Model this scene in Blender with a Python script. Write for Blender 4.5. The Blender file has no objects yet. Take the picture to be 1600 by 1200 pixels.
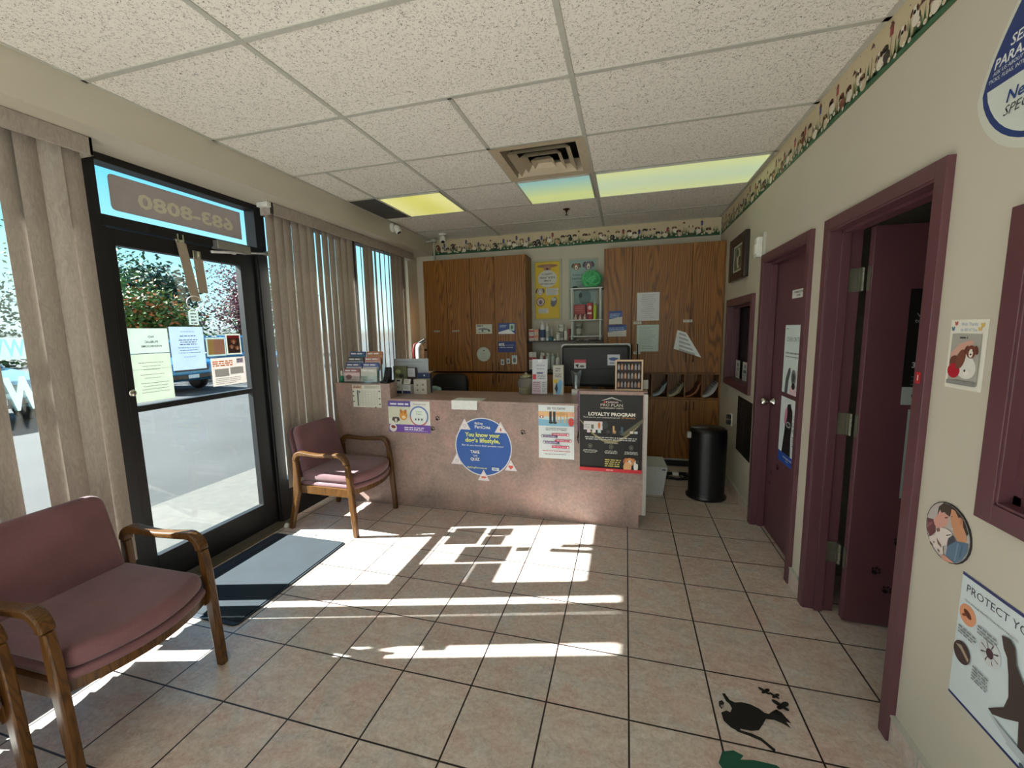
import bpy, math, random
from mathutils import Matrix, Vector
random.seed(7)
S = bpy.context.scene
COL = S.collection

# ------------------------------------------------------------- camera
def rot_cam(a, b, c):
    return Matrix.Rotation(a, 3, 'Z') @ Matrix.Rotation(b, 3, 'X') @ Matrix.Rotation(c, 3, 'Y')
cam = bpy.data.cameras.new('camera'); camo = bpy.data.objects.new('camera', cam); COL.objects.link(camo)
cam.sensor_width = 36.0; cam.sensor_fit = 'HORIZONTAL'; cam.lens = 647.16 / 1600 * 36; cam.clip_start = .05; cam.clip_end = 400
Mc = rot_cam(.2685, -.1263, .0195)
Mb = Matrix((Mc.col[0], Mc.col[2], -Mc.col[1])).transposed()
camo.matrix_world = Matrix.Translation((-.0332, -2.7895, 1.5033)) @ Mb.to_4x4()
S.camera = camo

# ------------------------------------------------------------- sky, sun, exposure
W = bpy.data.worlds.new('sky'); S.world = W; W.use_nodes = True
nt = W.node_tree; nt.nodes.clear()
def WN(t, **k):
    n = nt.nodes.new(t)
    for a_, v in k.items(): setattr(n, a_, v)
    return n
tcw = WN('ShaderNodeTexCoord'); sep = WN('ShaderNodeSeparateXYZ'); nt.links.new(tcw.outputs['Generated'], sep.inputs[0])
rs = WN('ShaderNodeValToRGB'); el = rs.color_ramp.elements                      # clear sky: pale at the horizon, cyan blue above
while len(el) < 5: el.new(.5)
for q, (p, c) in zip(el, ((0, (.30, .30, .28)), (.02, (.50, .62, .62)), (.13, (.34, .60, .66)), (.27, (.13, .46, .70)), (.8, (.10, .30, .62)))): q.position = p; q.color = (*c, 1)
nt.links.new(sep.outputs['Z'], rs.inputs[0])
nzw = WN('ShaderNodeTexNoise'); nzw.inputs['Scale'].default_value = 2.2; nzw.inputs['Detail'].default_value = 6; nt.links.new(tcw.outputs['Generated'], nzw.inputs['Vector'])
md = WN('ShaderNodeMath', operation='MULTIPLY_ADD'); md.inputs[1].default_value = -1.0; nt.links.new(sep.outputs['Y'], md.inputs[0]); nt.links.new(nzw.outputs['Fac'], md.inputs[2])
mr = WN('ShaderNodeMapRange'); mr.inputs[1].default_value = .75; mr.inputs[2].default_value = 1.15; nt.links.new(md.outputs[0], mr.inputs[0])   # unseen bright cloud bank added behind the camera to light the room
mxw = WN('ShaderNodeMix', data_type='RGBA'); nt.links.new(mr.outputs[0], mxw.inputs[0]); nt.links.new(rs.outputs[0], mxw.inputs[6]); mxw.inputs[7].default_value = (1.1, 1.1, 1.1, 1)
bg = WN('ShaderNodeBackground'); bg.inputs['Strength'].default_value = 1.0
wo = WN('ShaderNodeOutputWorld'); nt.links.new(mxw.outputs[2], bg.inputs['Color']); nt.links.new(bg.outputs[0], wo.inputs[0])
sl = bpy.data.lights.new('sun', 'SUN'); sl.energy = 19.0; sl.angle = math.radians(.53); sl.color = (1, .97, .93)
so = bpy.data.objects.new('sun', sl); COL.objects.link(so)
so.rotation_euler = Vector((1, .27, -.8)).to_track_quat('-Z', 'Y').to_euler(); so.location = (-8, -2, 9)
S.view_settings.view_transform = 'Standard'; S.view_settings.look = 'None'; S.view_settings.gamma = 1; S.view_settings.use_curve_mapping = False
S.view_settings.exposure = 1.02
S.cycles.use_denoising = True; S.cycles.max_bounces = 10; S.cycles.diffuse_bounces = 6; S.cycles.transparent_max_bounces = 24; S.cycles.sample_clamp_indirect = 6

# ------------------------------------------------------------- helpers
def lin(c):
    return tuple(((v / 255) / 12.92 if v / 255 <= .04045 else ((v / 255 + .055) / 1.055) ** 2.4) for v in c)
MC = {}
def mat(col, rough=.6, metal=0, noise=.06, scale=30, bump=0, key=None, emit=0):
    """flat colour with a slight procedural mottling"""
    k = key or ('m', tuple(col), rough, metal, noise, scale, bump, emit)
    if k in MC: return MC[k]
    m = bpy.data.materials.new('m_%d_%d_%d' % tuple(int(v) for v in col)); m.use_nodes = True; n = m.node_tree; b = n.nodes['Principled BSDF']
    L = lin(col); b.inputs['Roughness'].default_value = rough; b.inputs['Metallic'].default_value = metal
    tc = n.nodes.new('ShaderNodeTexCoord'); nz = n.nodes.new('ShaderNodeTexNoise'); nz.inputs['Scale'].default_value = scale; nz.inputs['Detail'].default_value = 3
    n.links.new(tc.outputs['Object'], nz.inputs['Vector'])
    r = n.nodes.new('ShaderNodeValToRGB'); r.color_ramp.elements[0].position = .3; r.color_ramp.elements[1].position = .7
    r.color_ramp.elements[0].color = (*[v * (1 - noise) for v in L], 1); r.color_ramp.elements[1].color = (*[min(1, v * (1 + noise)) for v in L], 1)
    n.links.new(nz.outputs['Fac'], r.inputs[0]); n.links.new(r.outputs[0], b.inputs['Base Color'])
    if bump:
        bp = n.nodes.new('ShaderNodeBump'); bp.inputs['Strength'].default_value = bump; bp.inputs['Distance'].default_value = .002
        n.links.new(nz.outputs['Fac'], bp.inputs['Height']); n.links.new(bp.outputs[0], b.inputs['Normal'])
    if emit:
        n.links.new(r.outputs[0], b.inputs['Emission Color']); b.inputs['Emission Strength'].default_value = emit
    MC[k] = m; return m
def nodes_mat(name):
    m = bpy.data.materials.new(name); m.use_nodes = True; n = m.node_tree
    return m, n, n.nodes['Principled BSDF'], n.nodes.new('ShaderNodeTexCoord')
def ramp(n, stops):
    r = n.nodes.new('ShaderNodeValToRGB'); e = r.color_ramp.elements
    while len(e) < len(stops): e.new(.5)
    for q, (p, c) in zip(e, stops): q.position = p; q.color = (*lin(c), 1)
    return r
def mapping(n, tc, sc=(1, 1, 1)):
    mp = n.nodes.new('ShaderNodeMapping'); mp.inputs['Scale'].default_value = sc; n.links.new(tc.outputs['Object'], mp.inputs['Vector']); return mp
def noise(n, src, scale, det=4, dist=0, rough=.5):
    z = n.nodes.new('ShaderNodeTexNoise'); z.inputs['Scale'].default_value = scale; z.inputs['Detail'].default_value = det; z.inputs['Distortion'].default_value = dist; z.inputs['Roughness'].default_value = rough
    n.links.new(src, z.inputs['Vector']); return z
def mixc(n, fac, a, b, mode='MIX'):
    x = n.nodes.new('ShaderNodeMix'); x.data_type = 'RGBA'; x.blend_type = mode
    if hasattr(fac, 'links'): n.links.new(fac, x.inputs[0])
    else: x.inputs[0].default_value = fac
    for v, s in ((a, x.inputs[6]), (b, x.inputs[7])):
        if hasattr(v, 'links'): n.links.new(v, s)
        else: s.default_value = (*lin(v), 1)
    return x.outputs[2]
def bump(n, b, h, st, d=.003):
    bp = n.nodes.new('ShaderNodeBump'); bp.inputs['Strength'].default_value = st; bp.inputs['Distance'].default_value = d
    n.links.new(h, bp.inputs['Height']); n.links.new(bp.outputs[0], b.inputs['Normal'])

def mat_floor():
    m, n, b, tc = nodes_mat('floor_tile')
    br = n.nodes.new('ShaderNodeTexBrick'); br.offset = 0; br.squash = 1
    for k, v in (('Scale', 1), ('Mortar Size', .0036), ('Mortar Smooth', .1), ('Bias', 0), ('Brick Width', .3249), ('Row Height', .3249)): br.inputs[k].default_value = v
    br.inputs['Color1'].default_value = (.92, .92, .92, 1); br.inputs['Color2'].default_value = (1, 1, 1, 1); br.inputs['Mortar'].default_value = (1, 1, 1, 1)
    n.links.new(tc.outputs['Object'], br.inputs['Vector'])
    z1 = noise(n, tc.outputs['Object'], 6.5, 5, 1.0, .55); z2 = noise(n, mapping(n, tc, (1, 2, 1)).outputs[0], 10, 8, .9, .72); z3 = noise(n, tc.outputs['Object'], 55, 6, .5, .8)
    r1 = ramp(n, [(.34, (208, 206, 204)), (.5, (214, 206, 200)), (.66, (214, 200, 194))]); n.links.new(z1.outputs[0], r1.inputs[0])
    r2 = ramp(n, [(.36, (118, 106, 98)), (.62, (186, 180, 176))]); n.links.new(z2.outputs[0], r2.inputs[0])
    r3 = ramp(n, [(.38, (120, 114, 110)), (.6, (196, 193, 190))]); n.links.new(z3.outputs[0], r3.inputs[0])
    c = mixc(n, .5, r1.outputs[0], r2.outputs[0], 'OVERLAY'); c = mixc(n, .45, c, r3.outputs[0], 'OVERLAY'); c = mixc(n, 1, c, br.outputs['Color'], 'MULTIPLY')
    c = mixc(n, br.outputs['Fac'], c, (34, 24, 25)); n.links.new(c, b.inputs['Base Color'])
    rr = n.nodes.new('ShaderNodeMapRange'); rr.inputs[3].default_value = .26; rr.inputs[4].default_value = .42; n.links.new(z2.outputs[0], rr.inputs[0]); n.links.new(rr.outputs[0], b.inputs['Roughness'])
    inv = n.nodes.new('ShaderNodeMath'); inv.operation = 'SUBTRACT'; inv.inputs[0].default_value = 1; n.links.new(br.outputs['Fac'], inv.inputs[1]); bump(n, b, inv.outputs[0], .5, .002)
    return m
def mat_ceiling():
    m, n, b, tc = nodes_mat('ceiling_tile')
    v = n.nodes.new('ShaderNodeTexVoronoi'); v.inputs['Scale'].default_value = 75; v.inputs['Randomness'].default_value = 1
    z0 = noise(n, tc.outputs['Object'], 60, 2); mx = mixc(n, .03, tc.outputs['Object'], z0.outputs['Color'], 'ADD')
    n.links.new(mx, v.inputs['Vector'])
    z = noise(n, tc.outputs['Object'], 62, 2, 1.6)
    zm = noise(n, tc.outputs['Object'], 95, 2); ms = n.nodes.new('ShaderNodeMath'); ms.operation = 'SUBTRACT'; ms.inputs[1].default_value = .5; n.links.new(z.outputs[0], ms.inputs[0]); ab = n.nodes.new('ShaderNodeMath'); ab.operation = 'ABSOLUTE'; n.links.new(ms.outputs[0], ab.inputs[0])
    r = ramp(n, [(.008, (60, 52, 44)), (.03, (232, 229, 222))]); n.links.new(ab.outputs[0], r.inputs[0])
    rv = ramp(n, [(.46, (0, 0, 0)), (.54, (255, 255, 255))]); n.links.new(zm.outputs[0], rv.inputs[0])
    c = mixc(n, rv.outputs[0], (232, 229, 222), r.outputs[0])
    n.links.new(c, b.inputs['Base Color']); b.inputs['Roughness'].default_value = .95; bump(n, b, z.outputs[0], .4, .003)
    return m
def mat_oak(dark=1.0, sc=1.0):
    m, n, b, tc = nodes_mat('oak')
    mp = mapping(n, tc, (1 * sc, 1 * sc, .11 * sc)); w = n.nodes.new('ShaderNodeTexWave'); w.wave_type = 'BANDS'; w.bands_direction = 'X'
    z0 = noise(n, mp.outputs[0], 3.2, 3, .3)
    mx = mixc(n, .55, mp.outputs[0], z0.outputs['Color'], 'ADD')
    for k, v in (('Scale', 11), ('Distortion', 2.2), ('Detail', 3), ('Detail Scale', 1.5)): w.inputs[k].default_value = v
    n.links.new(mx, w.inputs['Vector'])
    g = noise(n, mapping(n, tc, (60, 60, 1.6)).outputs[0], 2.2, 5, 0, .7)
    d = lambda c: tuple(v * dark for v in c)
    r = ramp(n, [(0, d((108, 66, 18))), (.35, d((140, 90, 30))), (1, d((156, 103, 38)))]); n.links.new(w.outputs[0], r.inputs[0])
    r2 = ramp(n, [(.35, (196, 182, 168)), (.6, (255, 255, 255))]); n.links.new(g.outputs[0], r2.inputs[0])
    c = mixc(n, .7, r.outputs[0], r2.outputs[0], 'MULTIPLY'); n.links.new(c, b.inputs['Base Color']); b.inputs['Roughness'].default_value = .42
    return m
def mat_laminate():
    m, n, b, tc = nodes_mat('stone_laminate')
    z1 = noise(n, tc.outputs['Object'], 3.2, 5, .6, .6); z2 = noise(n, tc.outputs['Object'], 45, 6, .6, .8)
    r1 = ramp(n, [(.3, (156, 142, 137)), (.5, (184, 161, 153)), (.72, (200, 170, 161))]); n.links.new(z1.outputs[0], r1.inputs[0])
    r2 = ramp(n, [(.3, (80, 72, 74)), (.5, (136, 130, 128)), (.68, (186, 166, 158))]); n.links.new(z2.outputs[0], r2.inputs[0])
    c = mixc(n, .55, r1.outputs[0], r2.outputs[0], 'OVERLAY'); n.links.new(c, b.inputs['Base Color']); b.inputs['Roughness'].default_value = .38
    return m
def mat_wall():
    m, n, b, tc = nodes_mat('beige_paint')
    z = noise(n, tc.outputs['Object'], 1.4, 3); z2 = noise(n, tc.outputs['Object'], 300, 2)
    r = ramp(n, [(.3, (192, 186, 170)), (.7, (200, 194, 178))]); n.links.new(z.outputs[0], r.inputs[0]); n.links.new(r.outputs[0], b.inputs['Base Color'])
    b.inputs['Roughness'].default_value = .55; bump(n, b, z2.outputs[0], .15, .001)
    return m
def mat_fabric(col, sc=700, sheen=.25):
    m, n, b, tc = nodes_mat('fabric'); z = noise(n, tc.outputs['Object'], sc, 2); z1 = noise(n, tc.outputs['Object'], 6, 3)
    r = ramp(n, [(.3, tuple(v * .86 for v in col)), (.7, tuple(min(255, v * 1.1) for v in col))]); n.links.new(z.outputs[0], r.inputs[0])
    r1 = ramp(n, [(.3, (225, 225, 225)), (.7, (255, 255, 255))]); n.links.new(z1.outputs[0], r1.inputs[0])
    c = mixc(n, 1, r.outputs[0], r1.outputs[0], 'MULTIPLY')
    n.links.new(c, b.inputs['Base Color']); b.inputs['Roughness'].default_value = .9; b.inputs['Sheen Weight'].default_value = sheen; bump(n, b, z.outputs[0], .3, .001); return m
def mat_vane():
    m, n, b, tc = nodes_mat('blind_vane'); z = noise(n, mapping(n, tc, (1, 1, .25)).outputs[0], 60, 5, 2)
    r = ramp(n, [(.3, (160, 150, 140)), (.7, (180, 170, 160))]); n.links.new(z.outputs[0], r.inputs[0]); n.links.new(r.outputs[0], b.inputs['Base Color']); b.inputs['Roughness'].default_value = .8
    tr = n.nodes.new('ShaderNodeBsdfTranslucent'); n.links.new(r.outputs[0], tr.inputs[0]); mx = n.nodes.new('ShaderNodeMixShader'); mx.inputs[0].default_value = .12
    n.links.new(b.outputs[0], mx.inputs[1]); n.links.new(tr.outputs[0], mx.inputs[2]); n.links.new(mx.outputs[0], n.nodes['Material Output'].inputs[0]); return m
def mat_glass(tint=(.92, .97, .97), refl=.03):
    m = bpy.data.materials.new('pane_glass'); m.use_nodes = True; n = m.node_tree; n.nodes.clear()
    t = n.nodes.new('ShaderNodeBsdfTransparent'); t.inputs[0].default_value = (*tint, 1); g = n.nodes.new('ShaderNodeBsdfGlossy'); g.inputs['Roughness'].default_value = .01
    mx = n.nodes.new('ShaderNodeMixShader'); mx.inputs[0].default_value = refl; o = n.nodes.new('ShaderNodeOutputMaterial')
    n.links.new(t.outputs[0], mx.inputs[1]); n.links.new(g.outputs[0], mx.inputs[2]); n.links.new(mx.outputs[0], o.inputs[0]); return m
def mat_clear(col=(230, 235, 232)):
    m = bpy.data.materials.new('clear_plastic'); m.use_nodes = True; b = m.node_tree.nodes['Principled BSDF']
    b.inputs['Base Color'].default_value = (*lin(col), 1); b.inputs['Transmission Weight'].default_value = .9; b.inputs['Roughness'].default_value = .05; b.inputs['IOR'].default_value = 1.3; return m
def mat_asphalt():
    m, n, b, tc = nodes_mat('asphalt'); z = noise(n, tc.outputs['Object'], 60, 6, 0, .8); z1 = noise(n, tc.outputs['Object'], .7, 4)
    r = ramp(n, [(.35, (34, 36, 37)), (.65, (52, 54, 55))]); n.links.new(z.outputs[0], r.inputs[0]); r1 = ramp(n, [(.35, (205, 208, 210)), (.65, (255, 255, 255))]); n.links.new(z1.outputs[0], r1.inputs[0])
    n.links.new(mixc(n, 1, r.outputs[0], r1.outputs[0], 'MULTIPLY'), b.inputs['Base Color']); b.inputs['Roughness'].default_value = .9; bump(n, b, z.outputs[0], .5, .01); return m
def mat_diffuser(c0, c1, st, ax=0):
    m, n, b, tc = nodes_mat('light_diffuser')
    w = n.nodes.new('ShaderNodeTexWave'); w.bands_direction = 'XYY'[ax]; w.inputs['Scale'].default_value = .55; w.inputs['Distortion'].default_value = .6
    n.links.new(tc.outputs['Object'], w.inputs['Vector']); r = ramp(n, [(0, c0), (1, c1)]); n.links.new(w.outputs[0], r.inputs[0])
    if ax == 2:                                                     # one tube out: the front half glows bluer
        sx = n.nodes.new('ShaderNodeSeparateXYZ'); n.links.new(tc.outputs['Object'], sx.inputs[0]); rg = n.nodes.new('ShaderNodeMapRange'); rg.inputs[1].default_value = -.22; rg.inputs[2].default_value = .12; n.links.new(sx.outputs['Y'], rg.inputs[0]); n.links.new(rg.outputs[0], r.inputs[0])
    n.links.new(r.outputs[0], b.inputs['Emission Color']); b.inputs['Emission Strength'].default_value = st; n.links.new(r.outputs[0], b.inputs['Base Color']); b.inputs['Roughness'].default_value = .4; return m

M = dict(floor=mat_floor(), ceil=mat_ceiling(), oak=mat_oak(), wall=mat_wall(), lam=mat_laminate(), fab=mat_fabric((126, 86, 92)), fabd=mat_fabric((108, 72, 78)), vane=mat_vane(), glass=mat_glass(), dglass=mat_glass((.25, .27, .24), .12),
    clear=mat_clear(), asph=mat_asphalt(), maroon=mat((94, 58, 65), .4, noise=.04, scale=8), black=mat((11, 11, 14), .5, noise=.1), blackm=mat((9, 9, 10), .5, noise=.1), tbar=mat((182, 182, 174), .5), white=mat((222, 222, 216), .45),
    beige=mat((186, 174, 152), .6), chrome=mat((200, 198, 190), .18, 1), brass=mat((128, 126, 112), .4, .8), mat=mat_fabric((32, 41, 48), 500, 0), matedge=mat((30, 40, 52), .7), paper=mat((226, 230, 228), .6), concrete=mat((72, 71, 67), .9, noise=.12, scale=14, bump=.3),
    chairwood=mat_oak(.66, 3.0), shelf=mat((44, 34, 28), .5), grout=mat((120, 105, 98), .8), bark=mat((70, 55, 45), .9))

def setp(o, label=None, cat=None, group=None, kind=None):
    if label: o['label'] = label
    if cat: o['category'] = cat
    if group: o['group'] = group
    if kind: o['kind'] = kind
    return o
def thing(name, loc, label=None, cat=None, group=None, rz=0, kind=None):
    o = bpy.data.objects.new(name, None); COL.objects.link(o); o.location = loc; o.rotation_euler = (0, 0, rz); o.empty_display_size = .05
    return setp(o, label, cat, group, kind)
def wloc(o):
    v = Vector((0, 0, 0))
    while o is not None: v = v + o.location; o = o.parent
    return v
class MB:
    def __init__(s): s.v = []; s.f = []; s.m = []
    def add(s, vs, fs, mi=0):
        k = len(s.v); s.v += [tuple(p) for p in vs]; s.f += [tuple(i + k for i in f) for f in fs]; s.m += [mi] * len(fs); return s
    def box(s, x0, x1, y0, y1, z0, z1, mi=0, faces='xXyYzZ'):
        if x1 < x0: x0, x1 = x1, x0
        if y1 < y0: y0, y1 = y1, y0
        if z1 < z0: z0, z1 = z1, z0
        v = [(x0, y0, z0), (x1, y0, z0), (x1, y1, z0), (x0, y1, z0), (x0, y0, z1), (x1, y0, z1), (x1, y1, z1), (x0, y1, z1)]
        F = {'z': (0, 3, 2, 1), 'Z': (4, 5, 6, 7), 'y': (0, 1, 5, 4), 'X': (1, 2, 6, 5), 'Y': (2, 3, 7, 6), 'x': (3, 0, 4, 7)}
        return s.add(v, [F[k] for k in faces], mi)
    def prism(s, pts, axis, a, b, mi=0):
        """extrude a 2-D outline along axis from a to b; pts in the two other axes in xyz order"""
        n = len(pts)
        def P(p, t): return {'x': (t, p[0], p[1]), 'y': (p[0], t, p[1]), 'z': (p[0], p[1], t)}[axis]
        v = [P(p, a) for p in pts] + [P(p, b) for p in pts]
        return s.add(v, [tuple(range(n))[::-1], tuple(range(n, 2 * n))] + [(i, (i + 1) % n, n + (i + 1) % n, n + i) for i in range(n)], mi)
    def tube(s, pts, r, seg=10, mi=0, cap=True, r2=None):
        pts = [Vector(p) for p in pts]; n = len(pts); rs = r if isinstance(r, (list, tuple)) else [r] * n; k = len(s.v); up = Vector((0, 0, 1)); prev = None
        for i, p in enumerate(pts):
            t = (pts[min(i + 1, n - 1)] - pts[max(i - 1, 0)]).normalized()
            a = t.cross(up) if prev is None else prev - t * prev.dot(t)
            if a.length < 1e-4: a = t.cross(Vector((1, 0, 0)))
            a.normalize(); b = t.cross(a); prev = a
            for j in range(seg):
                q = 2 * math.pi * j / seg; s.v.append(tuple(p + a * math.cos(q) * rs[i] + b * math.sin(q) * (r2 or rs[i])))
        F = [(k + i * seg + j, k + i * seg + (j + 1) % seg, k + (i + 1) * seg + (j + 1) % seg, k + (i + 1) * seg + j) for i in range(n - 1) for j in range(seg)]
        if cap: F += [tuple(k + j for j in range(seg))[::-1], tuple(k + (n - 1) * seg + j for j in range(seg))]
        s.f += F; s.m += [mi] * len(F); return s
    def lathe(s, prof, c=(0, 0, 0), seg=20, mi=0, axis='z', close=True):
        k = len(s.v); n = len(prof)
        for r, h in prof:
            for j in range(seg):
                q = 2 * math.pi * j / seg; a, b = r * math.cos(q), r * math.sin(q)
                p = {'z': (a, b, h), 'x': (h, a, b), 'y': (b, h, a)}[axis]; s.v.append((p[0] + c[0], p[1] + c[1], p[2] + c[2]))
        F = [(k + i * seg + j, k + i * seg + (j + 1) % seg, k + (i + 1) * seg + (j + 1) % seg, k + (i + 1) * seg + j) for i in range(n - 1) for j in range(seg)]
        if close: F += [tuple(k + j for j in range(seg))[::-1], tuple(k + (n - 1) * seg + j for j in range(seg))]
        s.f += F; s.m += [mi] * len(F); return s
    def rbox(s, x0, x1, y0, y1, z0, z1, r, mi=0, seg=4, axis='z'):
        """box with rounded vertical (axis) edges"""
        if axis == 'z': a0, a1, b0, b1, c0, c1 = x0, x1, y0, y1, z0, z1
        if axis == 'y': a0, a1, b0, b1, c0, c1 = x0, x1, z0, z1, y0, y1
        if axis == 'x': a0, a1, b0, b1, c0, c1 = y0, y1, z0, z1, x0, x1
        pts = []
        for cx, cy, q0 in ((a1 - r, b0 + r, -90), (a1 - r, b1 - r, 0), (a0 + r, b1 - r, 90), (a0 + r, b0 + r, 180)):
            for i in range(seg + 1):
                q = math.radians(q0 + 90 * i / seg); pts.append((cx + r * math.cos(q), cy + r * math.sin(q)))
        return s.prism(pts, axis, c0, c1, mi)
    def build(s, name, mats, parent=None, bevel=0, smooth=False, sub=0, local=False, label=None, cat=None, group=None, kind=None, seg=2):
        mats = mats if isinstance(mats, (list, tuple)) else [mats]
        off = Vector((0, 0, 0)); loc = None
        if parent is not None and not local: off = wloc(parent)
        if parent is None and kind != 'structure' and not local:
            xs, ys, zs = zip(*s.v); loc = Vector(((min(xs) + max(xs)) / 2, (min(ys) + max(ys)) / 2, min(zs))); off = loc
        me = bpy.data.meshes.new(name); me.from_pydata([(x - off.x, y - off.y, z - off.z) for x, y, z in s.v], [], s.f)
        for m in mats: me.materials.append(m)
        me.polygons.foreach_set('material_index', s.m); me.polygons.foreach_set('use_smooth', [smooth] * len(s.f)); me.update()
        o = bpy.data.objects.new(name, me); COL.objects.link(o)
        if loc is not None: o.location = loc
        if parent is not None: o.parent = parent
        if bevel:
            b = o.modifiers.new('bevel', 'BEVEL'); b.width = bevel; b.segments = seg; b.limit_method = 'ANGLE'; b.angle_limit = math.radians(40)
        if sub:
            b = o.modifiers.new('sub', 'SUBSURF'); b.levels = sub; b.render_levels = sub
        return setp(o, label, cat, group, kind)
def copy_tree(o, parent=None):
    c = o.copy(); COL.objects.link(c); c.parent = parent
    for ch in list(o.children): copy_tree(ch, c)
    return c

TC = {}
def text_shape(txt, bold=0):
    k = (txt, bold)
    if k not in TC:
        cu = bpy.data.curves.new('t', 'FONT'); cu.body = txt; cu.size = 1; cu.offset = bold; cu.resolution_u = 2
        o = bpy.data.objects.new('t', cu); COL.objects.link(o); bpy.context.view_layer.update()
        me = bpy.data.meshes.new_from_object(o.evaluated_get(bpy.context.evaluated_depsgraph_get()))
        v = [(p.co.x, p.co.y) for p in me.vertices]; f = [tuple(p.vertices) for p in me.polygons]
        bpy.data.objects.remove(o); bpy.data.curves.remove(cu); bpy.data.meshes.remove(me)
        x0 = min(p[0] for p in v); x1 = max(p[0] for p in v); y0 = min(p[1] for p in v); y1 = max(p[1] for p in v)
        TC[k] = (v, f, x0, x1, y0, y1)
    return TC[k]
class Flat:
    """a printed sheet: u to the reader's right, v downwards, from the top-left corner O"""
    def __init__(s, O, U, w, h, col=(226, 230, 228), V=(0, 0, 1), th=.0012, base=True, outline=None):
        s.O = Vector(O); s.U = Vector(U).normalized(); s.V = Vector(V).normalized(); s.N = s.U.cross(s.V); s.w = w; s.h = h; s.k = 0; s.th = th; s.mb = MB(); s.cols = []; s.back = col
        if base:
            pts = outline or [(0, 0), (w, 0), (w, h), (0, h)]
            n = len(pts); i = s.ci(col)
            a = [s.P(u, v, 0) for u, v in pts]; b = [s.P(u, v, th) for u, v in pts]
            s.mb.add(a + b, [tuple(range(n)), tuple(range(n, 2 * n))[::-1]] + [(q, n + q, n + (q + 1) % n, (q + 1) % n) for q in range(n)], i)
    def P(s, u, v, d): return s.O + s.U * u - s.V * v + s.N * d
    def ci(s, c):
        if c not in s.cols: s.cols.append(c)
        return s.cols.index(c)
    def d(s): s.k += 1; return s.th + .0002 * s.k
    def poly(s, pts, c, d=None):
        d = d or s.d(); s.mb.add([s.P(u, v, d) for u, v in pts], [tuple(range(len(pts)))[::-1]], s.ci(c)); return s
    def rect(s, u0, v0, u1, v1, c, d=None): return s.poly([(u0, v0), (u1, v0), (u1, v1), (u0, v1)], c, d)
    def ell(s, u, v, a, b, c, n=20, ang=0, d=None):
        ca, sa = math.cos(ang), math.sin(ang); pts = []
        for i in range(n):
            x, y = a * math.cos(6.28319 * i / n), b * math.sin(6.28319 * i / n); pts.append((u + x * ca - y * sa, v + x * sa + y * ca))
        return s.poly(pts, c, d)
    def text(s, t, u, v, size, c, w=None, bold=0.012, al='c', ang=0, mirror=False, shear=0):
        """baseline at v; w = fitted width"""
        V, F, x0, x1, y0, y1 = text_shape(t, bold); k = size; kx = k if w is None else w / (x1 - x0); W_ = (x1 - x0) * kx; sx = {'c': -W_ / 2, 'l': 0, 'r': -W_}[al]; d = s.d(); ca, sa = math.cos(ang), math.sin(ang); out = []
        for x, y in V:
            a = sx + (x - x0) * kx + shear * y * k; b = -y * k
            if mirror: a = -a
            out.append(s.P(u + a * ca - b * sa, v + a * sa + b * ca, d))
        s.mb.add(out, F, s.ci(c)); return s
    def lines(s, u0, v0, u1, n, dy, th, c, al='l', var=.25, seed=1):
        r = random.Random(seed); d = s.d()
        for i in range(n):
            L = (u1 - u0) * (1 - r.random() * var); a = u0 if al == 'l' else (u0 + u1 - L) / 2; x = a
            while x < a + L:                                        # words of unreadable print
                wd = th * r.uniform(1.5, 5); s.rect(x, v0 + i * dy, min(x + wd, a + L), v0 + i * dy + th, c, d); x += wd + th * .8
        return s
    def paw(s, u, v, r, c, ang=0):
        d = s.d(); ca, sa = math.cos(ang), math.sin(ang)
        for x, y, a, b in ((0, .35, .55, .42), (-.72, -.15, .2, .3), (-.28, -.62, .2, .32), (.28, -.62, .2, .32), (.72, -.15, .2, .3)):
            s.ell(u + r * (x * ca - y * sa), v + r * (x * sa + y * ca), a * r, b * r, c, 12, ang, d)
        return s
    def build(s, name, parent=None, rough=.5, **k):
        return s.mb.build(name, [mat(c, rough, noise=.02, scale=12) for c in s.cols], parent, **k)

# ============================================================= SETTING
HC = 2.657; XR = .922; XS = -2.402; XW = -2.72; YB = 2.17; YR = -4.9
def walled(axis, p0, p1, a0, a1, z0, z1, holes):
    """wall slab between p0..p1 across `axis`, with rectangular holes (a0,a1,z0,z1)"""
    mb = MB(); A = sorted({a0, a1, *[h[0] for h in holes], *[h[1] for h in holes]}); Z = sorted({z0, z1, *[h[2] for h in holes], *[h[3] for h in holes]})
    for i in range(len(A) - 1):
        for j in range(len(Z) - 1):
            ca, cz = (A[i] + A[i + 1]) / 2, (Z[j] + Z[j + 1]) / 2
            if any(h[0] < ca < h[1] and h[2] < cz < h[3] for h in holes): continue
            if axis == 'x': mb.box(p0, p1, A[i], A[i + 1], Z[j], Z[j + 1])
            else: mb.box(A[i], A[i + 1], p0, p1, Z[j], Z[j + 1])
    return mb
MB().box(-2.75, 3.2, YR - .1, 2.3, -.1, 0).build('floor', M['floor'], kind='structure')

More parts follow.
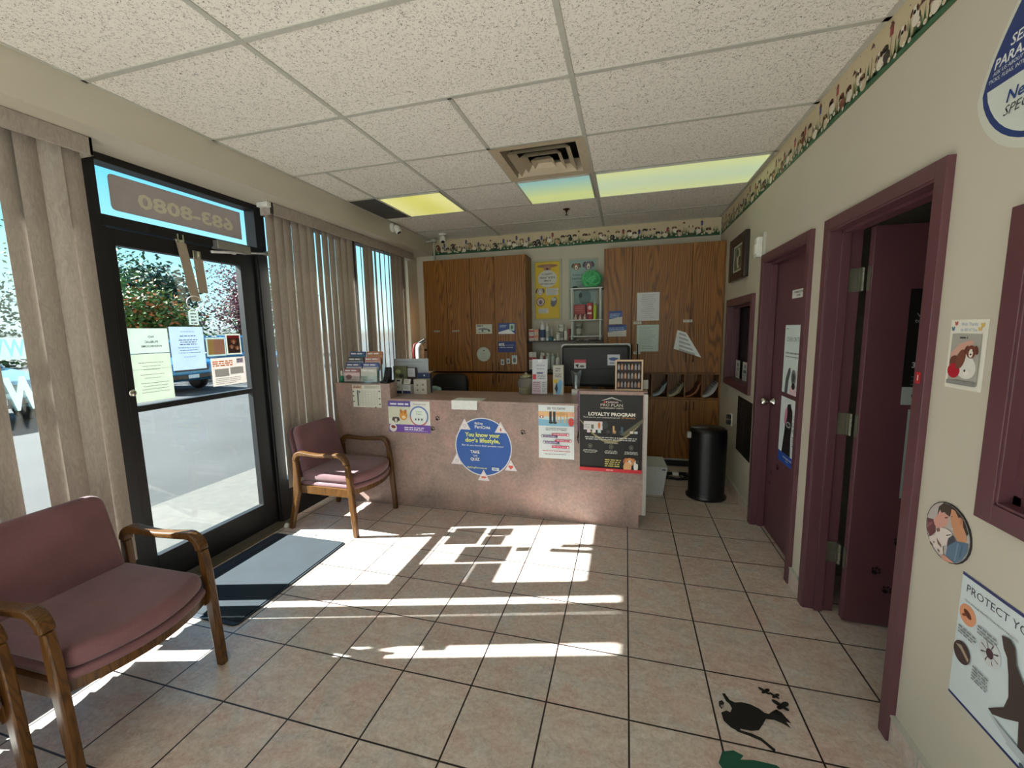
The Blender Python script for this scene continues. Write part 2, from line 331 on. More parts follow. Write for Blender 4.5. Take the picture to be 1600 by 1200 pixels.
# ceiling: tile cells, with openings for the air diffuser; the light panels sit in their cells
TX = [-2.43, -1.508, -.289, XR + .01]; TY = [-1.342 + .6096 * k for k in range(-8, 6)] + [YB + .02]
cm = MB()
for i in range(3):
    for j in range(len(TY) - 1):
        x0, x1, y0, y1 = TX[i], TX[i + 1], TY[j], TY[j + 1]; my = (y0 + y1) / 2
        if i == 1 and -.1 < my < .4: cm.box(x0, -.899, y0, y1, HC, HC + .015); continue
        cm.box(x0, x1, y0, y1, HC, HC + .015)
cm.box(-3.0, 3.3, YR - .1, 2.35, HC + .3, HC + .34)
ceil = cm.build('ceiling', M['ceil'], kind='structure')
g = MB()
for x in (-1.508, -.289): g.box(x - .012, x + .012, YR, YB, HC - .005, HC + .003)
for y in TY[1:-1]: g.box(XS, XR, y - .012, y + .012, HC - .004, HC + .003)
for y0, y1 in ((TY[9], TY[10]), (TY[10], TY[11])): g.box(-.905, -.881, y0, y1, HC - .004, HC + .003)
g.box(-2.13, -2.106, TY[10], TY[11], HC - .004, HC + .003)
g.box(XR - .025, XR, YR, YB, HC - .004, HC + .003); g.box(XS, XS + .015, YR, YB, HC - .004, HC + .003); g.box(XS, XR, YB - .02, YB, HC - .004, HC + .003)
g.build('ceiling_grid', M['tbar'], ceil, label='white painted metal grid')

# right wall with two doors and two inner windows
D1 = (-.135, .60); D2 = (-1.105, -.39); ZD = 1.955
W1 = (.87, 1.62, 1.02, 1.70); W2 = (-3.2, -1.46, 1.03, 1.73)
walled('x', XR, XR + .12, YR, YB + .1, 0, HC + .3, [(D1[0], D1[1], 0, ZD), (D2[0], D2[1], 0, ZD), W1, W2]).build('wall_right', M['wall'], kind='structure')
walled('y', YB, YB + .12, -2.95, XR + .12, 0, HC + .3, []).build('wall_back', M['wall'], kind='structure')
RWIN = [(-2.45, -.85, .3, 2.42), (-.75, .8, .3, 2.42)]  # windows added in the unseen rear wall to bring in daylight
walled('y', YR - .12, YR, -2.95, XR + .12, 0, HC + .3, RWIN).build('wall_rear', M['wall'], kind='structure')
# rooms behind the right wall
MB().box(3.2, 3.3, -3.6, 2.3, 0, HC).box(XR + .12, 3.2, -.02, .06, 0, HC).box(XR + .12, 3.2, -1.34, -1.24, 0, HC).box(XR + .12, 3.2, 2.2, 2.3, 0, HC).box(XR + .12, 3.2, -3.6, -3.5, 0, HC).box(XR + .12, 3.2, -3.6, 2.3, 2.45, 2.5).build('wall_inner_rooms', mat((150, 146, 128), .7), kind='structure')
# left side: soffit over the storefront and the pier at the back corner
MB().box(-2.86, XS, YR, YB, 2.47, HC + .3).build('wall_left_soffit', M['wall'], kind='structure')
MB().box(-2.86, -2.635, 1.93, YB, 0, 2.47).build('wall_left', M['wall'], kind='structure')

def casing(n, y0, y1, z, w=.05, z0=0, sill=False, xf=.9, depth=.12):
    mb = MB(); t = z + w + .004
    mb.box(xf, XR + .002, y0 - w, y0, z0 - (w if sill else 0), t); mb.box(xf, XR + .002, y1, y1 + w, z0 - (w if sill else 0), t); mb.box(xf, XR + .002, y0, y1, z, t)
    if sill: mb.box(xf, XR + .002, y0, y1, z0 - w, z0)
    j = .008
    mb.box(xf + .004, XR + depth, y0 - .001, y0 + j, z0, z); mb.box(xf + .004, XR + depth, y1 - j, y1 + .001, z0, z); mb.box(xf + .004, XR + depth, y0, y1, z - j, z + .001)
    if sill: mb.box(xf + .004, XR + depth, y0, y1, z0, z0 + j)
    # stop
    q = .022; mb.box(.952, .99, y0 + j, y0 + q, z0, z - j); mb.box(.952, .99, y1 - q, y1 - j, z0, z - j); mb.box(.952, .99, y0 + j, y1 - j, z - q, z - j)
    return mb.build(n, M['maroon'], kind='structure', bevel=.0015)
casing('trim_1', *D1, ZD); casing('trim_2', *D2, ZD)
casing('trim_3', W1[0], W1[1], W1[3], .055, W1[2], True); 
t4 = casing('trim_4', W2[0], W2[1], W2[3], .055, W2[2], True, depth=.14)
mb = MB()
for k, (x, q) in enumerate(((.935, .03), (.965, .05), (1.0, .075))):           # stepped inner frame of the near window
    mb.box(x, x + .02, W2[1] - q, W2[1] - .005, W2[2], W2[3]).box(x, x + .02, W2[0], W2[1], W2[2], W2[2] + q).box(x, x + .02, W2[0], W2[1], W2[3] - q, W2[3])
mb.build('window_frame', M['maroon'], t4)
for n, w in (('window_4', W1), ('window_5', W2)):
    MB().box(1.006, 1.012, w[0] + .008, w[1] - .008, w[2] + .008, w[3] - .008).build(n, M['dglass'], kind='structure', label='dark inner window pane')

# closed maroon door and its knob
d1 = MB().box(.993, 1.03, D1[0] + .009, D1[1] - .009, .008, ZD - .01).build('door_1', M['maroon'], kind='structure', bevel=.002, label='closed maroon door')
k = MB().lathe([(.0, 0), (.032, 0), (.03, .008), (.012, .014), (.011, .04), (.024, .052), (.029, .066), (.022, .082), (0, .088)], (0, 0, 0), 20, close=False)
k.v = [(.993 - z, .51 + x, .97 + y) for x, y, z in k.v]; k.build('door_knob', M['chrome'], d1, smooth=True, label='chrome knob')
# open door, hinged at the far jamb and swung into the next room
d2 = MB().box(1.05, 1.71, -.48, -.442, .012, ZD - .01).build('door_2', M['maroon'], kind='structure', bevel=.002, label='maroon door standing open')
for z in (1.66, .96, .28):
    h = MB().box(.992, 1.032, -.4025, -.3985, z, z + .11).box(1.0465, 1.0505, -.475, -.448, z, z + .11)
    for i in range(5): h.tube([(1.042, -.425, z + .022 * i + .001), (1.042, -.425, z + .022 * i + .021)], .0065, 10)
    h.box(1.03, 1.042, -.405, -.421, z, z + .11)
    for s in (.02, .055, .09): h.lathe([(.004, 0), (.003, .002)], (0, 0, 0), 8)
    h.v = [v if abs(v[0]) > .01 or abs(v[1]) > .01 else v for v in h.v]
    del h.v[-48:]; del h.f[-30:]; del h.m[-30:]
    h.build('door_hinge', M['brass'], d2, label='worn metal hinge')

# tile skirting along the right wall
def skirting(name, y0, y1):
    mb = MB(); mb.box(.908, XR + .001, y0, y1, 0, .10, 0); mb.box(.905, XR, y0, y1, .10, .108, 1); y = math.floor(y1 / .3249) * .3249
    while y > y0: mb.box(.9065, .92, y - .002, y + .002, 0, .1, 1); y -= .3249
    return mb.build(name, [M['floor'], M['tbar']], kind='structure')
skirting('baseboard_right', .652, YB); skirting('baseboard_right_middle', D2[1] + .051, D1[0] - .051); skirting('baseboard_right_front', YR, D2[0] - .051)

# wallpaper border with dogs, birdhouses and daisies in the grass
def border(name, O, U, L):
    h = .185; f = Flat(O, U, L, h, (206, 192, 158)); r = random.Random(5); g = (44, 96, 62); n = int(L / .05); d0 = f.d()
    f.rect(0, h - .028, L, h - .003, g, d0); f.rect(0, h - .003, L, h, (30, 62, 44), d0)
    d1, d2, d3 = f.d(), f.d(), f.d(); x = 0
    while x < L - .01:
        hh = r.uniform(.02, .085); f.poly([(x, h - .025), (x + .012, h - .025), (x + r.uniform(-.004, .016), h - .025 - hh)], r.choice([g, (58, 112, 70), (98, 118, 70), (140, 140, 96)]), d1); x += .006
    x = .03; k = 0; s = .82
    while x < L - .08:
        c, ear = r.choice([((120, 62, 40), (70, 36, 26)), ((232, 224, 205), (110, 60, 42)), ((52, 42, 38), (30, 24, 22)), ((176, 140, 96), (96, 60, 40))]); y = h - r.choice([.06, .075, .1])
        if k % 3 == 1:      # bird house on its pole
            f.rect(x - .0022, y - .01, x + .0022, h - .03, (120, 96, 66), d2); f.rect(x - .012, y - .045, x + .012, y - .012, r.choice([(150, 60, 60), (70, 78, 130), (205, 190, 150)]), d2); f.poly([(x - .017, y - .045), (x, y - .066), (x + .017, y - .045)], (96, 52, 50), d3)
        else:               # dog looking over the grass
            f.ell(x + .012, y + .022, .024, .024, r.choice([(228, 220, 204), c, (206, 190, 160)]), 14, .5, d2); f.ell(x, y - .012, .015, .014, c, 14, 0, d3); f.ell(x - .016, y - .010, .007, .014, ear, 10, .4, d3); f.ell(x + .016, y - .010, .007, .014, ear, 10, -.4, d3); f.ell(x, y - .004, .008, .009, (235, 228, 215), 10, 0, d3)
        x += r.uniform(.034, .07); k += 1
    x = .02; d4 = f.d(); d5 = f.d()
    while x < L - .02:
        y = h - r.uniform(.02, .05); f.ell(x, y, .009, .009, (226, 222, 206), 8, 0, d4); f.ell(x, y, .003, .003, (200, 160, 70), 6, 0, d5); x += r.uniform(.02, .05)
    x = .05
    while x < L: f.ell(x, r.uniform(.01, .06), .004, .0025, (110, 60, 110), 6, .6, d4); x += .11
    return f.build(name, label='wallpaper border of dogs, birdhouses and daisies', kind='structure')
border('trim_5', (XR - .0005, YB - .002, HC), (0, -1, 0), 6.0); border('trim_6', (-2.62, YB - .0005, HC), (1, 0, 0), 3.53)

# ------------------------------------------------------------- storefront (left)
K = M['black']; X0, X1 = -2.79, -2.695
def jamb(y0, y1, z0=0, z1=2.47, xa=X0, xb=X1): return (xa, xb, y0, y1, z0, z1)
sf = MB()
for b in (jamb(-1.245, -1.165), jamb(-.205, -.12, 0, 2.47), jamb(-1.165, -.205, 2.43, 2.47), jamb(-1.165, -.205, 2.105, 2.16), jamb(.93, .985), jamb(1.88, 1.935), jamb(-.12, 1.93, 0, .33), jamb(-.12, 1.93, 2.43, 2.47),
          jamb(YR, -1.245, 0, .33), jamb(YR, -1.245, 2.43, 2.47), jamb(-2.55, -2.49), jamb(-3.75, -3.69), jamb(-4.88, -4.80)): sf.box(*b)
sf.box(-2.76, -2.70, -1.165, -1.15, 0, 2.1).box(-2.76, -2.70, -.22, -.205, 0, 2.1)
frame = sf.build('window_1', K, kind='structure', bevel=.003, label='black metal storefront framing')
gl = MB()
for y0, y1 in ((-.12, .93), (.985, 1.88), (-2.49, -1.245), (-3.69, -2.55), (-4.80, -3.75)): gl.box(-2.747, -2.741, y0, y1, .33, 2.43)
gl.build('window_2', M['glass'], kind='structure', label='clear shop window glass')
MB().box(*RWIN[0][:2], YR - .06, YR - .054, .3, 2.42).box(*RWIN[1][:2], YR - .06, YR - .054, .3, 2.42).build('added_window_rear', M['glass'], kind='structure', label='unseen window glass added behind the camera for daylight')
MB().box(-2.747, -2.741, -1.165, -.205, 2.16, 2.43).build('window_3', M['glass'], kind='structure', label='glass above the entry door')
# entry door
ed = MB()
ed.box(-2.765, -2.712, -1.148, -1.125 - .02, .02, 2.1)
for b in ((-1.148, -1.12, .02, 2.095), (-.345, -.222, .02, 2.095)): pass
ed = MB().box(-2.765, -2.715, -1.15, -1.105, .02, 2.098).box(-2.765, -2.715, -.345, -.222, .02, 2.098).box(-2.765, -2.715, -1.105, -.345, 2.01, 2.098).box(-2.765, -2.715, -1.105, -.345, .02, .21).box(-2.765, -2.712, -1.105, -.345, 1.085, 1.12)
edo = ed.build('door_3', K, kind='structure', bevel=.004, label='black framed glass entry door')
MB().box(-2.744, -2.738, -1.105, -.345, .21, 1.085).box(-2.744, -2.738, -1.105, -.345, 1.12, 2.01).build('door_glass', M['glass'], edo, label='clear glass')
MB().lathe([(.0, 0), (.02, 0), (.02, .012), (.014, .016), (0, .018)], (0, 0, 0), 18, axis='x', close=False).build('x', M['chrome']) if False else None
lk = MB().lathe([(0, 0), (.021, 0), (.021, .01), (.014, .016), (0, .017)], (-2.715, -1.127, 1.2), 18, axis='x', close=False); lk.build('door_lock', M['chrome'], edo, smooth=True, label='chrome lock cylinder')
MB().box(-2.80, -2.66, -1.165, -.205, 0, .012).box(-2.66, -2.625, -1.2, -.17, 0, .02).build('door_threshold', mat((120, 112, 96), .4, .6), kind='structure', label='metal threshold', bevel=.002)

# ------------------------------------------------------------- outside
MB().box(-4.04, -2.75, YR - 1.4, 40, -.2, -.02).box(-4.2, -4.046, YR - 1.4, 40, -.25, -.024).build('sidewalk', M['concrete'], kind='structure')
MB().box(-70, -4.15, -60, 90, -.35, -.15).build('parking_lot', M['asph'], kind='structure')
MB().box(-2.86, -2.7, 2.3, 40, 0, 3.4).box(-2.86, -2.7, YR - .1, 2.3, 2.96, 3.4).box(-3.74, -2.7, YR - .12, 40, 2.95, 3.4).build('wall_outside', mat((170, 150, 130), .8), kind='structure')
MB().box(-4.2, 12, -22, YR - .13, -.3, -.03).build('bounce_paving_rear', mat((198, 194, 184), .9, noise=.1), kind='structure')  # unseen pale paving, added to bounce sunlight up onto the ceiling

# ============================================================= FURNITURE
def xf(mb, mtx):
    mb.v = [tuple(mtx @ Vector(p)) for p in mb.v]; return mb
def ribbon(mb, path, w, y0, y1, mi=0):
    """bent board: path in (x,z), in-plane width w (list or value), from y0 to y1"""
    n = len(path); ws = w if isinstance(w, (list, tuple)) else [w] * n; L = []; R = []
    for i in range(n):
        a = Vector(path[max(i - 1, 0)]); b = Vector(path[min(i + 1, n - 1)]); t = (b - a).normalized(); q = Vector((-t.y, t.x)) * ws[i] / 2; p = Vector(path[i]); L.append(p + q); R.append(p - q)
    k = len(mb.v)
    for i in range(n):
        for p, y in ((L[i], y0), (R[i], y0), (R[i], y1), (L[i], y1)): mb.v.append((p.x, y, p.y))
    F = [(k, k + 1, k + 2, k + 3), tuple(k + 4 * (n - 1) + j for j in (3, 2, 1, 0))]
    for i in range(n - 1):
        for j in range(4): F.append((k + 4 * i + j, k + 4 * (i + 1) + j, k + 4 * (i + 1) + (j + 1) % 4, k + 4 * i + (j + 1) % 4))
    mb.f += F; mb.m += [mi] * len(F); return mb
def arc(cx, cz, r, a0, a1, n=6): return [(cx + r * math.cos(math.radians(a0 + (a1 - a0) * i / n)), cz + r * math.sin(math.radians(a0 + (a1 - a0) * i / n))) for i in range(n + 1)]
def make_chair(label, group):
    t = thing('waiting_chair', (0, 0, 0), label, 'armchair', group); cw = M['chairwood']
    for s in (-1, 1):
        y0, y1 = s * .265 - .016, s * .265 + .016
        ribbon(MB(), [(.292, 0), (.272, .3), (.262, .46), (.252, .555)], [.036, .044, .042, .033], y0, y1).build('leg', cw, t, local=True, bevel=.006)
        ribbon(MB(), [(-.305, 0), (-.245, .22), (-.222, .32), (-.215, .42), (-.215, .555)], [.036, .045, .06, .045, .036], y0, y1).build('leg', cw, t, local=True, bevel=.006)
        p = arc(-.155, .555, .06, 180, 90) + [(-.08, .611), (.0, .607), (.08, .611)] + arc(.184, .555, .064, 92, 0)
        ribbon(MB(), p, [.036] * 7 + [.027, .025, .027] + [.032] * 7, y0 - .006, y1 + .006).build('armrest', cw, t, local=True, bevel=.007)
    bow = lambda y, d: .262 + d * (1 - (y / .26) ** 2)
    ap = MB(); N = 12
    for i in range(N):
        ya, yb = -.25 + .5 * i / N, -.25 + .5 * (i + 1) / N
        k = len(ap.v)
        for y in (ya, yb):
            for dx, z in ((0, .315), (-.02, .315), (-.02, .36), (0, .36)): ap.v.append((bow(y, .075) + dx - .01, y, z))
        ap.f += [(k + j, k + 4 + j, k + 4 + (j + 1) % 4, k + (j + 1) % 4) for j in range(4)]; ap.m += [0] * 4
    for s in (-1, 1): ap.box(-.2, .26, s * .25 - .011, s * .25 + .011, .30, .36)
    ap.box(-.21, -.19, -.25, .25, .30, .36); ap.build('seat_frame', cw, t, local=True)
    def outline(d, e, xb): return [(xb, -.245 - e), *[(bow(y, d) + e, y * (1 + e / .25)) for y in [-.245 + .49 * i / 16 for i in range(17)]], (xb, .245 + e)]
    seat = MB().prism(outline(.085, -.004, -.20), 'z', .385, .468).build('seat', M['fab'], t, local=True, bevel=.034, smooth=True, seg=5)
    MB().prism(outline(.085, 0, -.205), 'z', .356, .388).build('seat_welt', M['fab'], seat, local=True, bevel=.012, smooth=True, seg=3)
    def panel(w0, w1, h, th, r, off):
        pts = []
        for cx, cz, a0 in ((w1 - r, h - r, 0), (-w1 + r, h - r, 90)):
            for i in range(7): q = math.radians(a0 + 15 * i); pts.append((cx + r * math.cos(q), cz + r * math.sin(q)))
        pts += [(-w0, 0), (w0, 0)]
        mb = MB().prism(pts, 'x', -th, 0)
        mb.v = [(x - .03 * (1 - (y / .25) ** 2) * 0, y, z) for x, y, z in mb.v]
        return xf(mb, Matrix.Translation((off, 0, .405)) @ Matrix.Rotation(math.radians(-12), 4, 'Y'))
    panel(.225, .215, .415, .06, .06, -.145).build('backrest', M['fab'], t, local=True, bevel=.022, smooth=True, seg=4)
    panel(.235, .225, .395, .03, .055, -.212).build('back_shell', M['fabd'], t, local=True, bevel=.012, smooth=True, seg=3)
    return t
G = 'mauve waiting room armchairs'
ch = make_chair('mauve armchair with honey wood arms against the reception desk', G); ch.location = (-2.235, -.008, 0); ch.rotation_euler.z = math.radians(-1.5)
c2 = copy_tree(ch); c2['label'] = 'mauve armchair beside the doormat, its back to the door blinds'; c2.location = (-2.105, -1.735, 0); c2.rotation_euler.z = math.radians(1)
c3 = copy_tree(ch); c3['label'] = 'mauve armchair cut off at the lower left corner of the photo'; c3.location = (-2.17, -2.345, 0); c3.rotation_euler.z = math.radians(2)

# doormat
dm = MB().rbox(-2.60, -1.972, -1.262, -.372, .0, .008, .03, 0).build('doormat', M['matedge'], label='blue grey entrance mat with dark rubber edge inside the door', cat='doormat', bevel=.003)
MB().rbox(-2.52, -1.985, -1.235, -.385, .0082, .012, .01).build('mat_pile', M['mat'], dm, label='grey blue pile')

# reception desk
desk = thing('reception_desk', (-1.2, .6, 0), 'long pink stone laminate reception desk with raised ends', 'reception desk')
mb = MB().box(-2.53, .104, .338, .36, .105, .933, 0).box(-2.53, -1.985, .338, .36, .933, 1.07).box(-.372, .104, .338, .36, .933, 1.039)
mb.build('front_panel', M['lam'], desk, bevel=.0015)
MB().box(-2.50, .08, .342, .36, 0, .104).build('toe_kick', M['lam'], desk)
MB().box(-1.985, -.372, .325, .86, .933, .95).box(-2.53, -1.985, .36, .86, .933, .95).box(-.372, .084, .36, .86, .933, .95).build('counter_top', M['lam'], desk, bevel=.004, label='low counter top with pale rounded edge')
for x0, x1, z in ((-2.54, -1.98, 1.078), (-.376, .128, 1.047)): MB().box(x0, x1, .333, .455, z - .008, z).build('raised_top', M['lam'], desk, bevel=.002)
mb = MB()
for x, z in ((-2.005, 1.07), (-.372, 1.039), (-2.53, 1.07)): MB().box(x - .0005, x + .02, .36, .45, .915 if x > -2.5 else 0, z).build('side_panel', M['lam'], desk)
mb.box(.084, .104, .36, .85, .105, 1.027).build('side_panel', M['lam'], desk)
MB().box(.104, .13, .336, .36, .105, 1.03).build('edge_strip', mat((176, 172, 168), .4, .3), desk, label='pale metal edge strip')
MB().box(-2.50, .08, .86, 1.35, .70, .735).build('work_surface', M['shelf'], desk)

# ------------------------------------------------------------- oak cabinets
OAK = M['oak']
def handle(mb, x, z, y): mb.tube([(x, y, z - .045), (x, y - .022, z - .035), (x, y - .026, z), (x, y - .022, z + .035), (x, y, z + .045)], .0045, 8)
def cabinet(name, x0, x1, z0, z1, doors, hx, hz, label, cat, yf=1.87, kick=False, group=None):
    t = thing(name, ((x0 + x1) / 2, 2.02, z0 if not kick else 0), label, cat, group)
    mb = MB().box(x0, x1, yf + .02, YB - .002, z0, z1)
    if kick: mb.box(x0 + .002, x1 - .002, yf + .06, YB - .01, 0, z0, 1).box(x0 + .002, x1 - .002, yf + .03, yf + .06, .075, .098, 2)
    mb.build('carcass', [OAK, M['blackm'], M['tbar']], t, bevel=.001)
    for (a, b), h in zip(doors, hx):
        d = MB().box(a + .002, b - .002, yf, yf + .018, z0 + .003, z1 - .003).build('door', OAK, t, bevel=.002)
        if h is not None:
            m = MB(); handle(m, h, hz, yf); m.build('handle', M['bronze'], d, smooth=True, label='dark bronze pull')
    return t
M['bronze'] = mat((82, 52, 34), .35, .7)
cabinet('wall_cabinet', -2.4, -1.802, 1.035, 2.36, [(-2.4, -2.1), (-2.1, -1.802)], [-2.13, -2.07], 1.17, 'oak wall cabinet nearest the window blinds', 'cabinet')
cabinet('wall_cabinet', -1.80, -1.13, 1.035, 2.36, [(-1.80, -1.508), (-1.506, -1.13)], [-1.545, -1.468], 1.1, 'oak wall cabinet bearing the round white disc and the blue cards', 'cabinet')
cabinet('base_cabinet', -2.4, -1.802, .1, 1.015, [(-2.4, -2.1), (-2.1, -1.802)], [-2.13, -2.07], .9, 'oak base cabinet behind the black office chair', 'cabinet', kick=True)
cabinet('base_cabinet', -1.80, -1.13, .1, 1.015, [(-1.80, -1.508), (-1.506, -1.13)], [-1.545, -1.468], .95, 'oak base cabinet below the round white disc', 'cabinet', kick=True)
cabinet('wall_cabinet', -.268, .918, 1.035, 2.36, [(-.268, .025), (.027, .609), (.611, .918)], [None, .575, .645], 1.2, 'wide oak wall cabinet with papers taped on, over the pigeonholes', 'cabinet')
cabinet('base_cabinet', -.268, .918, .1, .755, [(-.268, .05), (.052, .628), (.63, .918)], [None, .595, .665], .68, 'oak base cabinet under the pigeonholes, beside the black bin', 'cabinet', kick=True)
cabinet('base_cabinet', -1.128, -.27, .1, 1.0, [(-1.128, -.70), (-.70, -.27)], [-.735, -.665], .93, 'oak base cabinet below the bottle shelves, hidden by the monitor', 'cabinet', kick=True)
ph = thing('pigeonhole_shelf', (.33, 2.0, .757), 'oak pigeonhole shelf holding bent paper bundles', 'shelf')
MB().box(-.268, .918, 1.88, YB - .002, .757, .772).box(-.268, .918, 1.88, YB - .002, 1.018, 1.033).box(-.268, .918, 2.15, 2.168, .757, 1.03).build('carcass', OAK, ph)
PX = [-.268, -.1, .07, .24, .405, .57, .74, .918]
for x in PX: MB().box(x - (.012 if x > .9 else 0), x + (0 if x > .9 else .012), 1.882, 2.15, .772, 1.018).build('divider', OAK, ph)
su = thing('wall_shelf', (-.7, 2.02, 1.04), 'dark open shelf between the oak cabinets, crowded with bottles', 'shelf')
for z in (1.375, 1.045): MB().box(-1.128, -.27, 1.872, YB - .002, z, z + .014).build('shelf_board', M['shelf'], su)
# bundles of paper
def bundle(x0, x1, cols, label, n, seed):
    r = random.Random(seed); mb = MB()
    for i in range(n):
        c = i % len(cols); o = i * .006; h = .17 - .012 * i - r.random() * .01; w = x1 - x0 - .012 - o * 1.2; pts = []
        for k in range(9):
            q = k / 8; pts.append((x0 + .006 + w * math.sin(q * 1.5) , .773 + o * .5 + .002 + h * (1 - math.cos(q * 1.5)) * 1.0))
        ribbon(mb, pts, .003, 1.9 + .004 * i, 2.12, c)
    return mb.build('paper_bundle', [mat(c, .6) for c in cols], label=label, cat='paper', group='paper bundles in the pigeonholes')
bundle(.252, .405, [(190, 205, 215), (120, 150, 175), (215, 218, 214)], 'bundle of pale blue papers in the leftmost visible pigeonhole', 7, 1)
bundle(.417, .57, [(215, 215, 205), (120, 160, 80), (200, 150, 130)], 'bundle of papers with green and orange edges in a pigeonhole', 7, 2)
bundle(.582, .74, [(170, 110, 70), (120, 70, 45)], 'low bundle of orange brown papers in a pigeonhole', 4, 3)
bundle(.752, .906, [(215, 218, 216), (150, 155, 158)], 'bundle of white papers in the pigeonhole nearest the right wall', 7, 4)

# ------------------------------------------------------------- vertical blinds
def vane(y, ang, z0, z1, x=-2.60, w=.089):
    mb = MB(); n = 6; a = math.radians(ang); k = 0; vs = []
    for i in range(n + 1):
        q = (i / n - .5) * w; bulge = .007 * (1 - (2 * i / n - 1) ** 2); dx, dy = math.sin(a) * q + math.cos(a) * bulge, math.cos(a) * q - math.sin(a) * bulge
        for z in (z0, z1): vs.append((x + dx, y + dy, z))
    mb.add(vs, [(2 * i, 2 * i + 2, 2 * i + 3, 2 * i + 1) for i in range(n)]); m2 = len(vs)
    mb.add([(px + .0009 * math.cos(a), py, pz) for px, py, pz in vs], [(2 * i + 1, 2 * i + 3, 2 * i + 2, 2 * i) for i in range(n)])
    return mb
bl = thing('vertical_blind', (-2.60, .84, .3), 'taupe vertical blind behind the desk end, pulled across the window', 'window blind')
MB().box(-2.548, -2.532, -.205, 1.90, 2.385, 2.468).box(-2.64, -2.532, -.205, -.19, 2.385, 2.468).box(-2.64, -2.532, 1.885, 1.90, 2.385, 2.468).build('valance', M['vane'], bl, bevel=.002)
MB().box(-2.63, -2.565, -.24, 1.88, 2.435, 2.465).build('headrail', M['white'], bl)
r = random.Random(3); y = -.165; i = 0
opens = {6: -14, 12: -30, 13: -34, 16: -22, 17: -26, 18: -30, 19: -26, 23: -16}
while y < 1.83:
    vane(y, opens.get(i, -1.5 + r.uniform(-5, 4)), .30 + r.uniform(-.004, .004), 2.43).build('vane', M['vane'], bl, smooth=True); y += .084 + r.uniform(-.003, .003); i += 1
b2 = thing('vertical_blind', (-2.60, -3.5, .3), 'taupe vertical blind left of the entry door, with a gap between its vanes', 'window blind')
MB().box(-2.548, -2.532, -4.85, -1.262, 2.385, 2.468).box(-2.64, -2.532, -1.277, -1.262, 2.385, 2.468).build('valance', M['vane'], b2, bevel=.002)
MB().box(-2.63, -2.565, -4.84, -1.26, 2.435, 2.465).build('headrail', M['white'], b2)
for y, a in ((-1.316, -10), (-1.40, 24), (-1.474, -12), (-1.545, -16), (-1.705, -12), (-1.79, -15)): vane(y, a, .30, 2.43).build('vane', M['vane'], b2, smooth=True)
y = -1.875; k = 0
while k < 34:
    vane(y, -14 if k < 9 else -86, .30, 2.43).build('vane', M['vane'], b2, smooth=True); k += 1; y = y - .086 if k != 9 else -4.28  # far vanes stacked open out of view, added to let sun in
    if k > 9: y += .086 - .022 - .0

# ------------------------------------------------------------- ceiling fittings
def ceiling_light(x0, x1, y0, y1, c0, c1, st, label, ax):
    t = thing('ceiling_light', ((x0 + x1) / 2, (y0 + y1) / 2, HC - .012), label, 'ceiling light', 'recessed ceiling lights'); e = .012
    MB().box(x0, x1, y0, y0 + e, HC - .012, HC - .0005).box(x0, x1, y1 - e, y1, HC - .012, HC - .0005).box(x0, x0 + e, y0, y1, HC - .012, HC - .0005).box(x1 - e, x1, y0, y1, HC - .012, HC - .0005).build('frame', M['tbar'], t, bevel=.002)
    MB().box(x0 + e, x1 - e, y0 + e, y1 - e, HC - .007, HC - .001).build('diffuser', mat_diffuser(c0, c1, st, ax), t)
ceiling_light(-2.105, -1.52, .50, 1.084, (224, 222, 120), (240, 238, 160), .30, 'yellow glowing square ceiling light next to the dark panel', 0)
ceiling_light(-.88, -.302, .50, 1.084, (150, 196, 190), (212, 224, 150), .28, 'small ceiling light glowing blue to green behind the air diffuser', 2)
ceiling_light(-.277, .90, .50, 1.084, (198, 216, 180), (212, 222, 162), .31, 'long pale green ceiling light running to the right wall', 1)
MB().box(-2.385, -2.132, .50, 1.084, HC - .006, HC - .0005).build('ceiling_panel', mat((74, 74, 72), .9, noise=.25, scale=60), label='dark grey ceiling panel beside the yellow light', cat='panel', bevel=.001)
# air diffuser
t = thing('air_diffuser', (-.59, .18, HC - .01), 'square stepped metal air diffuser in the ceiling', 'air vent'); cx, cy = -.594, .183; bm = mat((186, 172, 148), .5)
def ring(r0, z0, r1, z1, th=.003, ri=None):
    mb = MB(); vs = []
    for rr, z in ((r0, z0), (r1, z1)):
        for sx, sy in ((-1, -1), (1, -1), (1, 1), (-1, 1)): vs.append((cx + sx * rr, cy + sy * rr, z))
    F = [(i, (i + 1) % 4, 4 + (i + 1) % 4, 4 + i) for i in range(4)]
    mb.add(vs, F); mb.add([(x, y, z + th) for x, y, z in vs], [f[::-1] for f in F]); return mb
ring(.302, HC - .006, .245, HC - .002).build('frame', bm, t); ring(.245, HC - .002, .225, HC + .08).build('throat', bm, t)
for a, za, b, zb in ((.205, HC - .012, .165, HC + .028), (.138, HC - .014, .104, HC + .022), (.075, HC - .016, .045, HC + .012)): 
    ring(a, za, b, zb).build('vane_ring', bm, t)
MB().box(cx - .045, cx + .045, cy - .045, cy + .045, HC + .010, HC + .013).build('centre_plate', bm, t)
MB().box(cx - .3, cx + .3, cy - .3, cy + .3, HC + .12, HC + .13).build('duct', M['blackm'], t)
# sprinkler
sp = MB().lathe([(0, 0), (.034, 0), (.032, -.006), (.012, -.012), (.008, -.03), (0, -.03)], (-.60, 1.36, HC), 18, close=False).tube([(-.6, 1.36, HC - .03), (-.6, 1.36, HC - .055)], .004, 8).lathe([(0, 0), (.016, 0), (.016, .002), (0, .002)], (-.6, 1.36, HC - .057), 14, close=False)
sp.build('fire_sprinkler', M['bronze'], label='small bronze fire sprinkler hanging from the ceiling tiles', cat='sprinkler', smooth=True)
